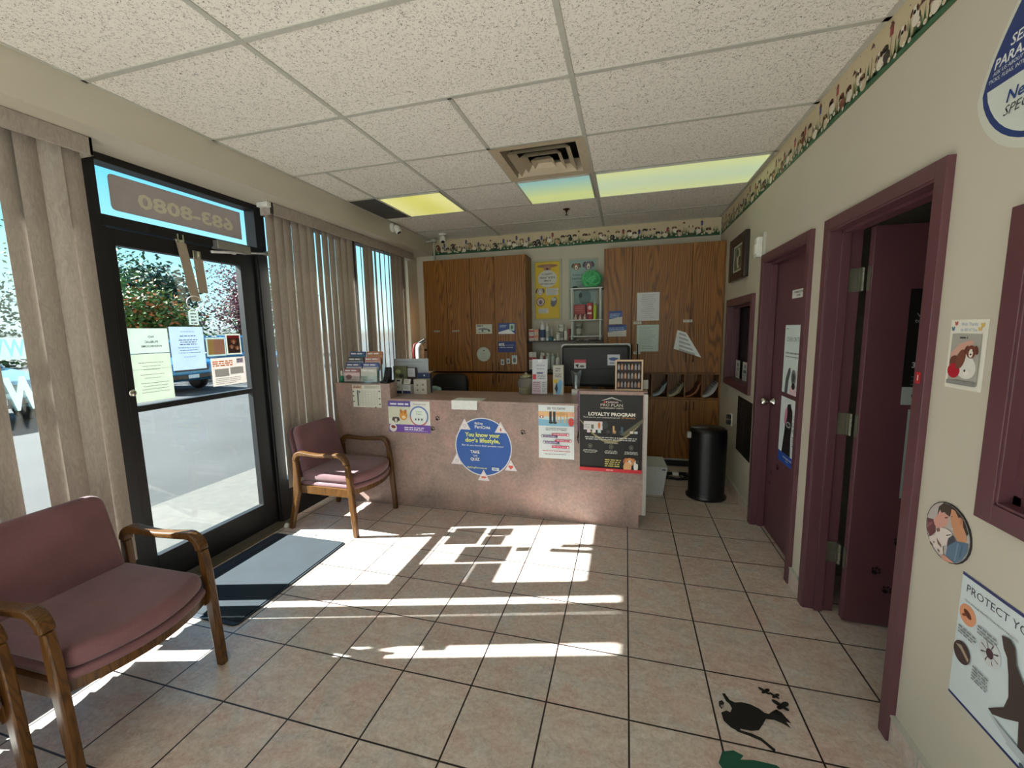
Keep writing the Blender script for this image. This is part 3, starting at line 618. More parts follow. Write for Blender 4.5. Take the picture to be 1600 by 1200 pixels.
# cameras
def dome(loc, dirv, label, base):
    t = thing('security_camera', loc, label, 'security camera', 'white security cameras'); p = Vector(loc); dv = Vector(dirv).normalized()
    mb = MB().lathe([(0, 0), (.045, 0), (.045, .018), (.02, .026), (0, .026)], (0, 0, 0), 20, close=False); q = Vector(base).to_track_quat('Z', 'Y').to_matrix().to_4x4(); xf(mb, q); mb.build('mount', M['white'], t, local=True, smooth=True)
    h = xf(MB().lathe([(0, -.02), (.02, -.02), (.032, 0), (.034, .05), (.03, .062), (.0, .06)], (0, 0, 0), 20, close=False), Matrix.Translation(Vector(base) * .05) @ dv.to_track_quat('Z', 'Y').to_matrix().to_4x4()); hd = h.build('body', M['white'], t, local=True, smooth=True)
    xf(MB().lathe([(0, .061), (.022, .061), (.018, .066), (0, .067)], (0, 0, 0), 18, close=False), Matrix.Translation(Vector(base) * .05) @ dv.to_track_quat('Z', 'Y').to_matrix().to_4x4()).build('lens', M['blackm'], hd, local=True, smooth=True)
    return t
dome((-2.402, 1.22, 2.60), (.55, .05, -1), 'white bullet camera on the soffit above the blind', (1, 0, 0))
dome((-2.12, 1.86, HC - .001), (.25, -.6, -1), 'white dome camera hanging from the ceiling by the wallpaper border', (0, 0, -1))
j = MB().lathe([(0, 0), (.035, 0), (.035, .03), (0, .03)], (-2.30, 1.99, 2.60), 14, close=False).tube([(-2.402, 1.97, 2.60), (-2.3, 1.99, 2.615)], .012).tube([(-2.3, 1.99, 2.6), (-2.3, 2.0, 2.36)], .012)
j.build('conduit', M['tbar'], label='grey electrical conduit and junction knuckle in the back corner', cat='conduit', smooth=True)

# ============================================================= OUTSIDE THINGS
def car(loc, rz, col, label, h=1.72, plate=None):
    t = thing('parked_car', loc, label, 'car', None, rz); p = mat(col, .25, .3, noise=.03); dk = mat((22, 24, 28), .3)
    body = [(-2.3, .42), (-2.28, .95), (-2.1, 1.02), (-1.95, 1.06), (1.0, 1.1), (1.9, .98), (2.28, .88), (2.36, .6), (2.3, .36), (1.0, .3), (-2.2, .32)]
    MB().prism(body, 'y', -.9, .9).build('body', p, t, local=True, bevel=.07, smooth=True, seg=3)
    cab = [(-2.12, 1.0), (-1.85, h - .08), (-1.5, h), (.1, h), (.45, h - .06), (1.25, 1.06)]
    MB().prism(cab, 'y', -.76, .76).build('cabin', p, t, local=True, bevel=.06, smooth=True, seg=3)
    gl = mat((40, 52, 60), .08, noise=.02)
    MB().prism([(-1.95, 1.08), (-1.72, h - .14), (.32, h - .14), (1.0, 1.1)], 'y', -.785, .785).build('side_window', gl, t, local=True)
    w = MB(); w.add([(1.27, -.68, 1.1), (1.27, .68, 1.1), (.50, .62, h - .09), (.50, -.62, h - .09)], [(0, 1, 2, 3)]).build('windscreen', gl, t, local=True)
    MB().add([(-2.14, -.68, 1.08), (-2.14, .68, 1.08), (-1.90, .62, h - .14), (-1.90, -.62, h - .14)], [(3, 2, 1, 0)]).build('rear_window', gl, t, local=True)
    for sx in (-1.42, 1.42):
        for sy in (-1, 1):
            wh = MB().lathe([(.0, -.1), (.25, -.1), (.34, -.08), (.36, 0), (.34, .1), (.0, .1)], (sx, sy * .84, .36), 24, axis='y', close=False).build('wheel', dk, t, local=True, smooth=True)
            c = MB(); c.lathe([(.19, .112), (.22, .104), (.0, .104)], (sx, sy * .84, .36), 20, axis='y', close=False)
            for k in range(5):
                a = k * 1.2566; c.tube([(sx, sy * .84 + .108 * sy, .36), (sx + .2 * math.cos(a), sy * .84 + .108 * sy, .36 + .2 * math.sin(a))], .022, 6)
            c.build('hubcap', M['chrome'], wh, local=True)
    MB().box(2.3, 2.38, -.62, .62, .42, .56).build('bumper', dk, t, local=True, bevel=.02)
    MB().box(2.375, 2.39, -.16, .16, .44, .55).build('number_plate', mat((176, 198, 206), .5), t, local=True)
    for s in (-1, 1): MB().box(2.2, 2.34, s * .78 - .12, s * .78 + .1, .72, .86).build('headlamp', mat((215, 222, 226), .15), t, local=True, bevel=.02)
    MB().box(2.33, 2.37, -.5, .5, .66, .82).build('grille', dk, t, local=True, bevel=.01)
    return t
car((-15.0, 6.7, -.15), 0, (34, 108, 150), 'blue parked car seen through the entry door behind the taped notices')
car((-15.6, 10.6, -.15), 0, (40, 92, 130), 'blue parked car at the right side of the entry door view')
car((-13.7, 2.0, -.15), 0, (120, 150, 158), 'grey parked car glimpsed through the gap in the left blind')

def tree(loc, H, crown, cols, label, n, size, name='tree', base=.9, trunk=.14):
    t = thing(name, loc, label, 'tree', 'trees across the parking lot'); r = random.Random(int(abs(loc[0] * 7 + loc[1] * 13)) + n)
    rx, ry, rz = crown; cz = H - rz; mb = MB(); mb.tube([(0, 0, 0), (.05, .03, base * .5), (0, .1, cz * .9), (.05, .05, cz + rz * .4)], [trunk, trunk * .85, trunk * .6, trunk * .2], 8)
    bl = []
    for i in range(16):
        while True:
            q = Vector((r.uniform(-1, 1), r.uniform(-1, 1), r.uniform(-1, 1)))
            if .25 < q.length < 1: break
        c = Vector((q.x * rx * .72, q.y * ry * .72, cz + q.z * rz * .75)); bl.append(c); s0 = Vector((0, .05, base + r.random() * max(.1, cz - base)))
        mb.tube([s0, s0.lerp(c, .5) + Vector((0, 0, .15)), c], [trunk * .35, trunk * .2, trunk * .06], 5)
    mb.build('trunk', M['bark'], t, local=True, smooth=True)
    lf = MB()
    for i in range(n):
        c = r.choice(bl); s = min(rx, ry, rz) * .42; p = c + Vector((r.gauss(0, s), r.gauss(0, s), r.gauss(0, s * .8)))
        a = Vector((r.uniform(-1, 1), r.uniform(-1, 1), r.uniform(-.6, .6))).normalized() * size * r.uniform(.6, 1.3); b = a.cross(Vector((r.uniform(-1, 1), r.uniform(-1, 1), r.uniform(-1, 1)))).normalized() * size * .5
        if p.z < base * .6: continue
        lf.add([p - a, p + b, p + a, p - b], [(0, 1, 2, 3)], r.choice([k for k in range(len(cols))]))
    lf.build('foliage', [mat(c, .6, noise=.2, scale=2) for c in cols], t, local=True)
    return t
Z = -.15
tree((-21, 11.3, Z), 4.2, (1.3, 1.5, 1.6), [(72, 104, 40), (96, 122, 44), (64, 92, 38), (186, 104, 56), (58, 84, 36), (84, 110, 44)], 'green tree tipped with orange leaves, left in the door view', 7500, .11)
tree((-28, 17.4, Z), 7.0, (1.8, 3.0, 3.2), [(34, 66, 50), (26, 52, 44), (52, 84, 58)], 'tall dark green tree behind the orange tipped tree', 8000, .16)
tree((-20, 14.9, Z), 5.8, (1.3, 1.7, 2.1), [(104, 56, 74), (84, 46, 60), (124, 78, 88)], 'purple leaved tree with a dark trunk in the door view', 4200, .075, base=1.3, trunk=.12)
tree((-19.5, 8.2, Z), 5.6, (1.4, 1.8, 1.4), [(52, 92, 54), (80, 122, 62)], 'tree with overhanging branches at the upper left of the door view', 3000, .08, base=3.0)
tree((-29, 26.0, Z), 6.5, (2.2, 3.8, 3.0), [(90, 132, 88), (66, 104, 78)], 'broad green tree seen past the right door jamb', 3800, .16)
tree((-24, 3.0, Z), 5.0, (1.8, 3.6, 2.2), [(86, 132, 96), (120, 160, 110)], 'pale green tree seen through the gap in the left blind', 2600, .13)
tree((-32, 9.0, Z), 5.6, (2, 4.4, 2.6), [(44, 78, 54), (64, 98, 60)], 'dark tree in the far row at the left of the door view', 3800, .16)
hd = MB(); r = random.Random(4)
for i in range(9000):
    p = Vector((-37 + r.gauss(0, .6), r.uniform(-14, 40), Z + abs(r.gauss(.9, .55)))); a = Vector((r.uniform(-1, 1), r.uniform(-1, 1), r.uniform(-.6, .6))).normalized() * .2; b = a.cross(Vector((0, r.random(), 1))).normalized() * .12
    hd.add([p - a, p + b, p + a, p - b], [(0, 1, 2, 3)], i % 3)
hd.build('hedge', [mat(c, .7, noise=.2, scale=2) for c in ((60, 98, 60), (42, 74, 54), (96, 130, 70))], label='long green hedge behind the parked cars', cat='hedge', kind='stuff')

# ============================================================= SHEETS, POSTERS AND STICKERS
RW = (0, -1, 0); BW = (1, 0, 0); GWIN = (0, 1, 0)
INK = (58, 60, 66); NAVY = (30, 52, 128); WH = (226, 232, 232); GR = (120, 124, 128)
def flat(f, name, label, cat, group=None, rough=.5): return f.build(name, label=label, cat=cat, group=group, rough=rough)
def flatt(f, name, label, cat, group=None):
    """thin paper or film on glass that lets some daylight through"""
    o = f.build(name, label=label, cat=cat, group=group)
    for i, c in enumerate(f.cols): o.data.materials[i] = thin(c)
    return o
def thin(c):
    k = ('thin', tuple(c))
    if k not in MC:
        m, n, b, tc = nodes_mat('thin_paper'); z = noise(n, tc.outputs['Object'], 20, 3); r_ = ramp(n, [(.3, tuple(v * .97 for v in c)), (.7, c)]); n.links.new(z.outputs[0], r_.inputs[0]); n.links.new(r_.outputs[0], b.inputs['Base Color']); b.inputs['Roughness'].default_value = .6
        tr = n.nodes.new('ShaderNodeBsdfTranslucent'); n.links.new(r_.outputs[0], tr.inputs[0]); mx = n.nodes.new('ShaderNodeMixShader'); mx.inputs[0].default_value = .45; n.links.new(b.outputs[0], mx.inputs[1]); n.links.new(tr.outputs[0], mx.inputs[2]); n.links.new(mx.outputs[0], n.nodes['Material Output'].inputs[0]); MC[k] = m
    return MC[k]
def dogface(f, u, v, r, c1, c2, c3=(230, 224, 214), nose=(30, 26, 26)):
    f.ell(u - r * .85, v - r * .25, r * .32, r * .62, c2, 14, .35); f.ell(u + r * .85, v - r * .25, r * .32, r * .62, c2, 14, -.35)
    f.ell(u, v, r * .82, r * .88, c1); f.ell(u, v + r * .2, r * .36, r * .6, c3); f.ell(u, v + r * .34, r * .17, r * .13, nose); f.ell(u - r * .36, v - r * .16, r * .1, r * .11, nose, 10); f.ell(u + r * .36, v - r * .16, r * .1, r * .11, nose, 10)

# --- reception desk front
Y0 = .3365
f = Flat((-2.357, Y0, 1.066), BW, .283, .2, (222, 222, 210)); f.rect(.005, .005, .10, .04, (214, 190, 170)); f.lines(.012, .010, .095, 2, .013, .006, (120, 60, 60)); f.rect(.12, .006, .275, .036, (205, 205, 190)); f.lines(.13, .014, .26, 2, .01, .003, GR); f.rect(.045, .05, .06, .19, (110, 118, 112))
for i in range(9): f.rect(.065, .055 + i * .015, .262, .0563 + i * .015, (150, 155, 150))
for i in range(7): f.rect(.07 + i * .03, .05, .0712 + i * .03, .19, (150, 155, 150))
for u, v in ((.012, .06), (.012, .10), (.012, .15), (.272, .055), (.272, .12), (.272, .17), (.23, .197), (.075, .063)): f.ell(u, v, .009, .006, (84, 78, 72), 8, .5)
flat(f, 'maze_sheet', 'black and white puzzle sheet taped to the raised left end of the desk', 'sheet')
f = Flat((-2.01, Y0, .931), BW, .395, .272, (226, 228, 224)); f.rect(0, 0, .215, .05, (98, 82, 158)); f.lines(.02, .02, .2, 1, .02, .014, (225, 225, 240), var=0); f.rect(0, .05, .215, .21, (214, 216, 196)); f.rect(0, .15, .1, .2, (228, 232, 220))
f.text('Spectrum', .3, .03, .02, GR, .12, 0); f.ell(.292, .128, .088, .088, (104, 128, 190), 36); f.poly([(.292, .128)] + [(.292 + .088 * math.cos(a / 10), .128 + .088 * math.sin(a / 10)) for a in range(6, 32)], (196, 120, 120)); f.ell(.292, .128, .075, .075, (226, 236, 232), 32); f.lines(.262, .085, .322, 3, .012, .004, (130, 170, 130), 'c')
f.rect(0, .205, .395, .272, (112, 78, 168)); f.ell(.04, .235, .036, .036, (232, 228, 226), 24); f.ell(.043, .228, .022, .014, (140, 66, 56), 14, .2); f.ell(.145, .125, .038, .042, (214, 150, 70)); f.ell(.125, .09, .012, .02, (190, 120, 50), 10, -.3); f.ell(.165, .092, .012, .02, (190, 120, 50), 10, .3); f.ell(.148, .14, .018, .014, (240, 214, 170)); dogface(f, .072, .165, .03, (96, 84, 76), (70, 60, 56))
f.lines(.15, .225, .34, 2, .016, .009, (230, 225, 245), var=.1); f.lines(.15, .257, .38, 1, .01, .003, (210, 200, 235)); 
for i, q in enumerate((.262, .29, .32)): f.ell(q, .155, .007, .010, (90, 100, 110), 10)
flat(f, 'kitten_leaflet', 'purple and white leaflet with a puppy and an orange kitten on the desk', 'poster')
# folded sheet over the counter edge
mb = MB().box(-1.41, -1.185, .3215, .3225, .876, .951).box(-1.405, -1.15, .3225, .46, .9503, .9513)
mb.build('folded_sheet', M['paper'], label='blank white sheet folded over the edge of the low counter', cat='sheet')
# round blue sticker
cx, cy, R = .27, .265, .245
pts = [(cx + R * math.cos(a * math.pi / 30), cy + R * math.sin(a * math.pi / 30)) for a in range(60)]
f = Flat((-1.42, Y0, .83), BW, .54, .53, (224, 228, 236), outline=pts); B = (44, 92, 172); f.ell(cx, cy, R - .008, R - .008, B, 60)
for (u, v, s), mk in zip(((.115, .085, 0), (.425, .10, 0), (.035, .385, 0), (.505, .41, 0), (.27, .51, 0)), 'abcde'):
    for rr, c in ((.054, (226, 224, 232)), (.044, (214, 196, 204)), (.040, (232, 226, 228))):
        f.poly([(u, v - rr), (u + rr * .95, v + rr * .7), (u - rr * .95, v + rr * .7)], c)
    if mk == 'd': f.ell(u - .009, v + .004, .011, .011, (214, 90, 76), 14); f.ell(u + .009, v + .004, .011, .011, (214, 90, 76), 14); f.poly([(u - .019, v + .008), (u + .019, v + .008), (u, v + .028)], (214, 90, 76))
    elif mk == 'b': f.ell(u, v + .012, .007, .014, (190, 90, 76), 12)
    elif mk == 'e': f.ell(u, v + .01, .024, .01, (206, 110, 88), 14)
    else: f.ell(u, v + .006, .014, .014, (170, 160, 180), 14); f.ell(u, v + .006, .010, .010, (232, 226, 228), 14)
f.text('MyDog', .205, .075, .028, WH, .068, .02, 'l'); f.text('Pers', .205, .108, .038, WH, .062, .02, 'l'); f.ell(.282, .098, .013, .013, WH, 16); f.ell(.282, .098, .008, .008, B, 14); f.text('na', .299, .108, .038, WH, .04, .02, 'l')
f.text('You know your', .268, .178, .05, (222, 232, 130), .30, .03); f.text("dog's lifestyle,", .268, .224, .05, (222, 232, 130), .30, .03); f.text('But do you know their parasite risks?', .268, .258, .02, WH, .36, .01)
f.text('TAKE', .20, .318, .034, WH, .08, .03); f.text('THE', .20, .346, .02, WH, .042, .01); f.text('QUIZ', .20, .38, .034, WH, .08, .03); f.text('MyDogPersona.ca', .215, .447, .022, (214, 226, 170), .17, .02); f.rect(.345, .43, .405, .455, WH); f.lines(.353, .438, .398, 1, .01, .008, B, var=0)
flat(f, 'quiz_sticker', 'big round blue sticker with cat ears of white triangles on the desk front', 'sticker')
# DID YOU KNOW
f = Flat((-.683, Y0, .932), BW, .278, .425, (224, 232, 234)); f.text('DID YOU KNOW?', .14, .035, .026, (70, 66, 74), .14, .02); f.rect(0, .05, .278, .165, (206, 222, 226)); f.rect(0, .05, .278, .09, (236, 190, 140)); f.poly([(0, .11), (.1, .12), (.278, .10), (.278, .165), (0, .165)], (130, 186, 214))
for u in (.085, .115): f.rect(u, .05, u + .02, .135, (46, 48, 50)); f.ell(u + .014, .138, .018, .009, (40, 42, 44), 12)
for u, c in ((.145, (222, 180, 120)), (.17, (210, 160, 110)), (.2, (226, 190, 130)), (.22, (206, 150, 100))): f.rect(u, .06, u + .008, .14, c); 
f.ell(.175, .068, .04, .014, (214, 164, 104), 14); f.ell(.255, .13, .022, .034, (206, 70, 60), 14); f.ell(.262, .07, .02, .014, (232, 170, 150), 12); f.ell(.025, .095, .018, .01, (196, 80, 60), 12); f.ell(.025, .095, .008, .008, WH, 10)
f.text('THAT PARASITES CAN BE AROUND', .14, .187, .013, (60, 64, 74), .17, .005); f.text('MORE THAN JUST SUMMER?', .14, .2, .013, (60, 64, 74), .16, .005)
for u0, u1, v, c in ((.105, .23, .222, (206, 60, 96)), (.03, .15, .238, (84, 70, 124)), (.13, .25, .27, (206, 60, 96)), (.045, .165, .287, (84, 70, 124)), (.105, .23, .32, (206, 60, 96))):
    f.rect(u0, v, u1, v + .018, c); e = u1 if c[0] > 100 else u0; f.ell(e, v + .009, .011, .011, c, 14); f.ell(e, v + .009, .007, .007, WH, 12); f.lines(u0 + .012, v + .006, u1 - .014, 1, .01, .005, (228, 210, 222), var=.1)
f.lines(.03, .36, .25, 1, .01, .005, (206, 90, 110), 'c', .05); f.lines(.05, .386, .22, 1, .01, .005, GR, 'c', .05)
flat(f, 'parasite_leaflet', 'white DID YOU KNOW? sheet with boots and red and purple bars on the desk', 'poster')
# loyalty programme poster
P = Flat((-.362, Y0, 1.022), BW, .458, .59, (8, 8, 9)); T = (214, 206, 190); f = P
f.poly([(.16, .045), (.235, .018), (.31, .045), (.30, .045), (.235, .026), (.17, .045)], (210, 210, 205)); f.text('PURINA', .24, .062, .018, (220, 196, 190), .09, .02); f.ell(.185, .056, .008, .008, (206, 60, 60), 12); f.text('PRO PLAN', .235, .088, .03, T, .16, 0); f.text('VETERINARY DIETS', .235, .105, .014, T, .17, .01)
f.text('LOYALTY PROGRAM', .235, .16, .036, (238, 234, 224), .34, .035); f.text('Thank you for your continued trust and', .16, .178, .015, (220, 216, 206), .27, .008); f.text('VET REWARDS', .355, .178, .015, (206, 150, 90), .1, .008)
pt = [(0, .19)] + [(.458 * i / 12, .19 + .17 * math.sin(math.pi * i / 12)) for i in range(1, 12)] + [(.458, .19), (.458, .165)] + [(.458 * (12 - i) / 12, .165 + .15 * math.sin(math.pi * (12 - i) / 12) ** 1.0) for i in range(1, 12)] + [(0, .175)]
d_ = f.d()
for i in range(12):
    a, b = .458 * i / 12, .458 * (i + 1) / 12; sa, sb = math.sin(math.pi * i / 12), math.sin(math.pi * (i + 1) / 12)
    f.poly([(a, .19 + .16 * sa), (b, .19 + .16 * sb), (b, .20 + .17 * sb), (a, .20 + .17 * sa)], (150, 140, 100), d_)
f.poly([(.30, .30), (.458, .175), (.458, .205), (.33, .31)], (96, 92, 72)); f.rect(.03, .205, .17, .27, (214, 210, 212)); f.ell(.145, .235, .009, .026, (206, 116, 60), 14); f.rect(.085, .23, .105, .262, (90, 100, 80)); f.lines(.035, .23, .08, 3, .012, .005, GR)
for u, c in ((.055, (226, 210, 214)), (.095, (230, 220, 220)), (.135, (190, 214, 206)), (.29, (40, 54, 62)), (.2, (52, 62, 58)), (.245, (176, 140, 96)), (.30, (52, 70, 78)), (.37, (226, 220, 206)), (.40, (190, 200, 196))): f.rect(u, .27, u + .024, .292 if u < .3 else .288, c)
f.ell(.19, .23, .022, .03, (40, 52, 50), 16); f.rect(.245, .235, .258, .28, (206, 164, 110)); f.rect(.305, .24, .32, .285, (64, 96, 108))
f.lines(.04, .323, .42, 2, .015, .007, (206, 206, 200), 'c', .04); f.text('HOW IT WORKS', .235, .372, .014, T, .1, .01)
for u in (.08, .235, .38): f.ell(u, .395, .017, .02, (86, 84, 70), 18); f.ell(u, .395, .009, .012, (20, 20, 20), 14); f.ell(u, .395, .004, .007, (150, 146, 130), 10); f.lines(u - .055, .425, u + .055, 3, .009, .0045, (190, 190, 184), 'c', .25, int(u * 99))
f.lines(.19, .492, .31, 4, .016, .008, (206, 196, 110), var=.15); dogface(f, .37, .505, .038, (206, 140, 80), (176, 104, 60)); f.ell(.355, .545, .03, .04, (222, 170, 116)); f.ell(.415, .535, .016, .045, (226, 222, 216), 16); f.ell(.425, .50, .012, .018, (60, 54, 52), 12)
f.rect(0, .563, .458, .59, (200, 44, 56)); f.lines(.2, .573, .25, 1, .01, .006, (235, 190, 190), var=0)
flat(f, 'loyalty_poster', 'black LOYALTY PROGRAM poster with a red foot on the raised right end of the desk', 'poster')
# paws on the desk
for x, z, lab in ((-1.549, .79, 'upper black paw print sticker left of the round blue sticker'), (-1.597, .70, 'lower black paw print sticker beside the kitten leaflet'), (-.812, .705, 'black paw print sticker right of the round blue sticker')):
    f = Flat((x - .03, Y0 + .0008, z + .03), BW, .06, .06, base=False); f.paw(.03, .03, .024, (20, 20, 22), .5); flat(f, 'paw_sticker', lab, 'sticker', 'paw print stickers')
# patterned strap hanging at the step of the desk
mb = MB().box(-.380, -.366, .3275, .3295, .74, 1.05)
for k in range(14): mb.box(-.379 + .006 * (k % 2), -.373 + .006 * (k % 2), .3268, .3276, .75 + k * .019, .76 + k * .019, 1)
mb.tube([(-.373, .328, .74), (-.37, .327, .70), (-.378, .327, .67), (-.37, .327, .655)], .004, 6, 2).tube([(-.373, .328, .74), (-.38, .327, .69), (-.37, .327, .64)], .0035, 6, 2)
mb.build('hanging_strap', [mat((116, 84, 108), .7), mat((70, 44, 72), .7), M['blackm']], label='purple patterned strap hanging down beside the black loyalty poster', cat='strap')

# --- right wall, front
def tear(u0, v0, w, h, n=48):
    out = []
    for i in range(n):
        a = 2 * math.pi * i / n; y = -math.cos(a); q = (y + 1) / 2; x = math.sin(a) * min(1, .42 + .9 * q); out.append((u0 + w / 2 + w / 2 * x, v0 + h * q))
    return out
f = Flat((XR - .0006, -1.205, 2.445), RW, .5, .52, (206, 208, 196), outline=tear(0, 0, .5, .52)); f.poly(tear(.018, .018, .464, .478), (28, 54, 116)); 
bot = [(u, v) for u, v in tear(.034, .03, .432, .452) if v > .30]; f.poly([(p if p[1] > .302 else (p[0], .302)) for p in bot], (206, 214, 208))
f.text('SEASONAL', .104, .232, .036, WH, None, .01, 'l', 0, shear=.2); f.text('PARASITES', .060, .266, .034, WH, None, .02, 'l', shear=.2); f.text('ASK US ABOUT', .058, .281, .013, WH, None, .004, 'l', shear=.2); f.text('TICKS, FLEAS, INTESTINAL WORMS', .046, .297, .013, WH, None, .004, 'l', shear=.2)
f.text('NexGard', .113, .373, .042, (36, 66, 130), None, .02, 'l', shear=.2); f.text('SPECTRA', .108, .405, .034, (58, 62, 70), None, 0, 'l', shear=.3)
flat(f, 'tag_shaped_poster', 'large blue and white tag shaped parasite poster high on the right wall', 'poster')
f = Flat((XR - .0006, -1.213, 1.512), RW, .137, .203, (228, 226, 214)); f.text('With Thanks', .07, .018, .014, (120, 150, 176), .06, 0); f.text('to All of You', .07, .034, .014, (120, 150, 176), .06, 0)
for u, v, c in ((.022, .012, (190, 100, 90)), (.012, .028, (90, 130, 150)), (.12, .018, (214, 180, 90)), (.112, .028, (220, 190, 110))): f.ell(u, v, .006, .005, c, 8); f.ell(u + .004, v - .005, .0025, .003, c, 6); f.ell(u - .004, v - .004, .0025, .003, c, 6)
f.rect(.014, .042, .122, .19, (168, 166, 158)); f.lines(.045, .05, .075, 1, .01, .005, INK, var=0); f.poly([(.014, .10), (.05, .07), (.09, .058), (.10, .068), (.06, .09), (.02, .115)], (206, 160, 144)); f.ell(.075, .135, .042, .034, (222, 220, 214), 20, .5); f.ell(.035, .125, .02, .02, (110, 64, 50), 16); f.ell(.035, .15, .024, .022, (176, 26, 46), 18); f.ell(.058, .115, .016, .03, (122, 72, 56), 16, .3)
dogface(f, .094, .092, .021, (120, 66, 50), (104, 56, 44)); f.ell(.085, .152, .011, .009, (232, 228, 222), 12); f.ell(.08, .147, .004, .004, INK, 8); f.rect(.014, .178, .122, .19, (140, 140, 136))
flat(f, 'thank_you_card', 'white thank you card with a dog photo on the right wall', 'card')
f = Flat((XR - .0006, -1.205, .962), RW, .18, .18, (40, 40, 44), th=.004, outline=[(.09 + .09 * math.cos(a / 24 * 6.2832), .09 + .09 * math.sin(a / 24 * 6.2832)) for a in range(24)])
c = (.09, .09)
def clip(pts, R=.087): return [((c[0] + (u - c[0]) * min(1, R / max(1e-6, math.hypot(u - c[0], v - c[1]))), c[1] + (v - c[1]) * min(1, R / max(1e-6, math.hypot(u - c[0], v - c[1]))))) for u, v in pts]
f.ell(.09, .09, .087, .087, (186, 178, 174), 40)
def dp(pts, col): f.poly(clip([(.18 * (x - 65) / 650, .18 * (.5 + (y - 615 - .34 * (x - 390)) / 770)) for x, y in pts]), col)
dp([(70, 470), (180, 480), (220, 560), (230, 650), (150, 740), (80, 640)], (108, 62, 70)); dp([(75, 560), (150, 520), (170, 540), (100, 620)], (136, 92, 98))
dp([(255, 320), (330, 360), (395, 400), (392, 480), (370, 530), (340, 565), (260, 595), (205, 550), (180, 490), (230, 410)], (214, 158, 144)); dp([(228, 420), (238, 290), (300, 215), (400, 228), (425, 300), (410, 400), (350, 372), (330, 350), (285, 368), (262, 325), (246, 372)], (66, 54, 44)); dp([(340, 420), (380, 405), (386, 420), (350, 436)], (120, 74, 60))
dp([(420, 300), (470, 295), (530, 385), (592, 400), (600, 480), (645, 560), (668, 680), (560, 695), (500, 625), (452, 520), (424, 420)], (204, 146, 110)); dp([(400, 228), (480, 250), (570, 330), (650, 430), (700, 560), (660, 600), (600, 490), (585, 410), (555, 380), (530, 392), (472, 305), (420, 290)], (52, 44, 40)); dp([(556, 385), (585, 400), (580, 470), (560, 475)], (190, 128, 96)); dp([(430, 395), (452, 385), (454, 393), (432, 404)], (60, 44, 38)); dp([(455, 540), (480, 545), (470, 556)], (236, 226, 220))
dp([(480, 700), (560, 700), (690, 690), (705, 800), (650, 950), (560, 1005), (420, 925), (430, 800)], (92, 120, 146)); dp([(560, 720), (580, 720), (560, 960), (540, 960)], (112, 142, 168)); dp([(620, 720), (640, 720), (620, 900), (600, 900)], (78, 104, 128)); dp([(440, 640), (500, 640), (540, 700), (470, 760), (430, 800)], (70, 72, 80))
dp([(160, 730), (240, 690), (250, 620), (300, 565), (400, 570), (475, 600), (480, 640), (430, 690), (420, 790), (370, 810), (390, 920), (340, 935), (250, 860), (165, 800)], (220, 208, 202)); dp([(250, 600), (300, 570), (310, 620), (270, 640)], (150, 110, 100)); dp([(400, 650), (430, 640), (465, 625), (465, 635), (410, 662)], (50, 44, 44)); dp([(270, 720), (350, 800), (360, 840), (300, 800)], (120, 92, 86)); dp([(170, 780), (230, 830), (240, 860), (190, 830)], (104, 84, 80)); dp([(230, 780), (250, 775), (252, 800), (236, 802)], (150, 120, 112)); dp([(300, 860), (340, 880), (345, 910), (315, 895)], (110, 90, 84))
dp([(370, 925), (450, 935), (560, 1000), (480, 1030), (390, 1005)], (214, 156, 138))
flat(f, 'photo_disc', 'round photo disc of two people cuddling a white dog low on the right wall', 'picture')
f = Flat((XR - .0006, -1.367, .79), RW, .60, .385, (208, 220, 224)); f.rect(0, 0, .60, .009, (44, 50, 104)); f.rect(0, .377, .60, .385, (28, 44, 104))
f.text('PROTECT YOUR PET', .02, .05, .032, (70, 74, 84), None, 0, 'l'); f.text('YEAR-ROUND PROTECTION FROM PARASITES', .018, .08, .009, GR, .17, 0, 'l')
f.ell(.034, .115, .029, .03, (222, 152, 112), 28); f.ell(.034, .112, .016, .009, (96, 44, 30), 14, .5); f.ell(.024, .12, .01, .004, (120, 60, 40), 10, -.6); f.ell(.118, .165, .034, .036, (206, 212, 212), 28); f.ell(.118, .167, .012, .014, (80, 50, 62), 14)
for a in range(8): q = a * .785 + .3; f.poly([(.118, .165), (.118 + .03 * math.cos(q), .165 + .032 * math.sin(q)), (.118 + .028 * math.cos(q + .12), .165 + .028 * math.sin(q + .12))], (84, 64, 72))
f.ell(.034, .232, .03, .032, (66, 48, 46), 28); f.poly([(.01, .22), (.03, .212), (.06, .235), (.058, .245), (.03, .225)], (170, 150, 130)); 
for u, v, n in ((.012, .158, 3), (.075, .115, 3), (.075, .238, 5)): f.lines(u, v, u + .065, n, .009, .004, GR, 'l', .3, n)
dg = [(.118, .085), (.142, .078), (.158, .092), (.166, .13), (.19, .16), (.23, .175), (.33, .18), (.40, .19), (.43, .24), (.46, .30), (.44, .305), (.41, .26), (.39, .26), (.385, .31), (.40, .33), (.37, .33), (.35, .27), (.25, .262), (.225, .265), (.215, .31), (.215, .335), (.188, .34), (.198, .325), (.192, .262), (.155, .29), (.122, .31), (.108, .305), (.15, .262), (.158, .225), (.15, .17), (.14, .13), (.128, .115)]
f.poly([(u + .03, v + .005) for u, v in dg], (62, 50, 46)); f.text('NexGard', .225, .075, .055, (40, 70, 150), None, .02, 'l', shear=.15); f.text('SPECTRA', .225, .105, .036, GR, None, 0, 'l', shear=.2); f.poly([(.20, .345), (.14, .32), (.6, .37), (.6, .372), (.2, .352)], (180, 190, 196)); f.ell(.245, .365, .007, .007, (70, 90, 100), 12)
flat(f, 'pest_poster', 'white PROTECT YOUR poster with a running dog at the lower right of the wall', 'poster')
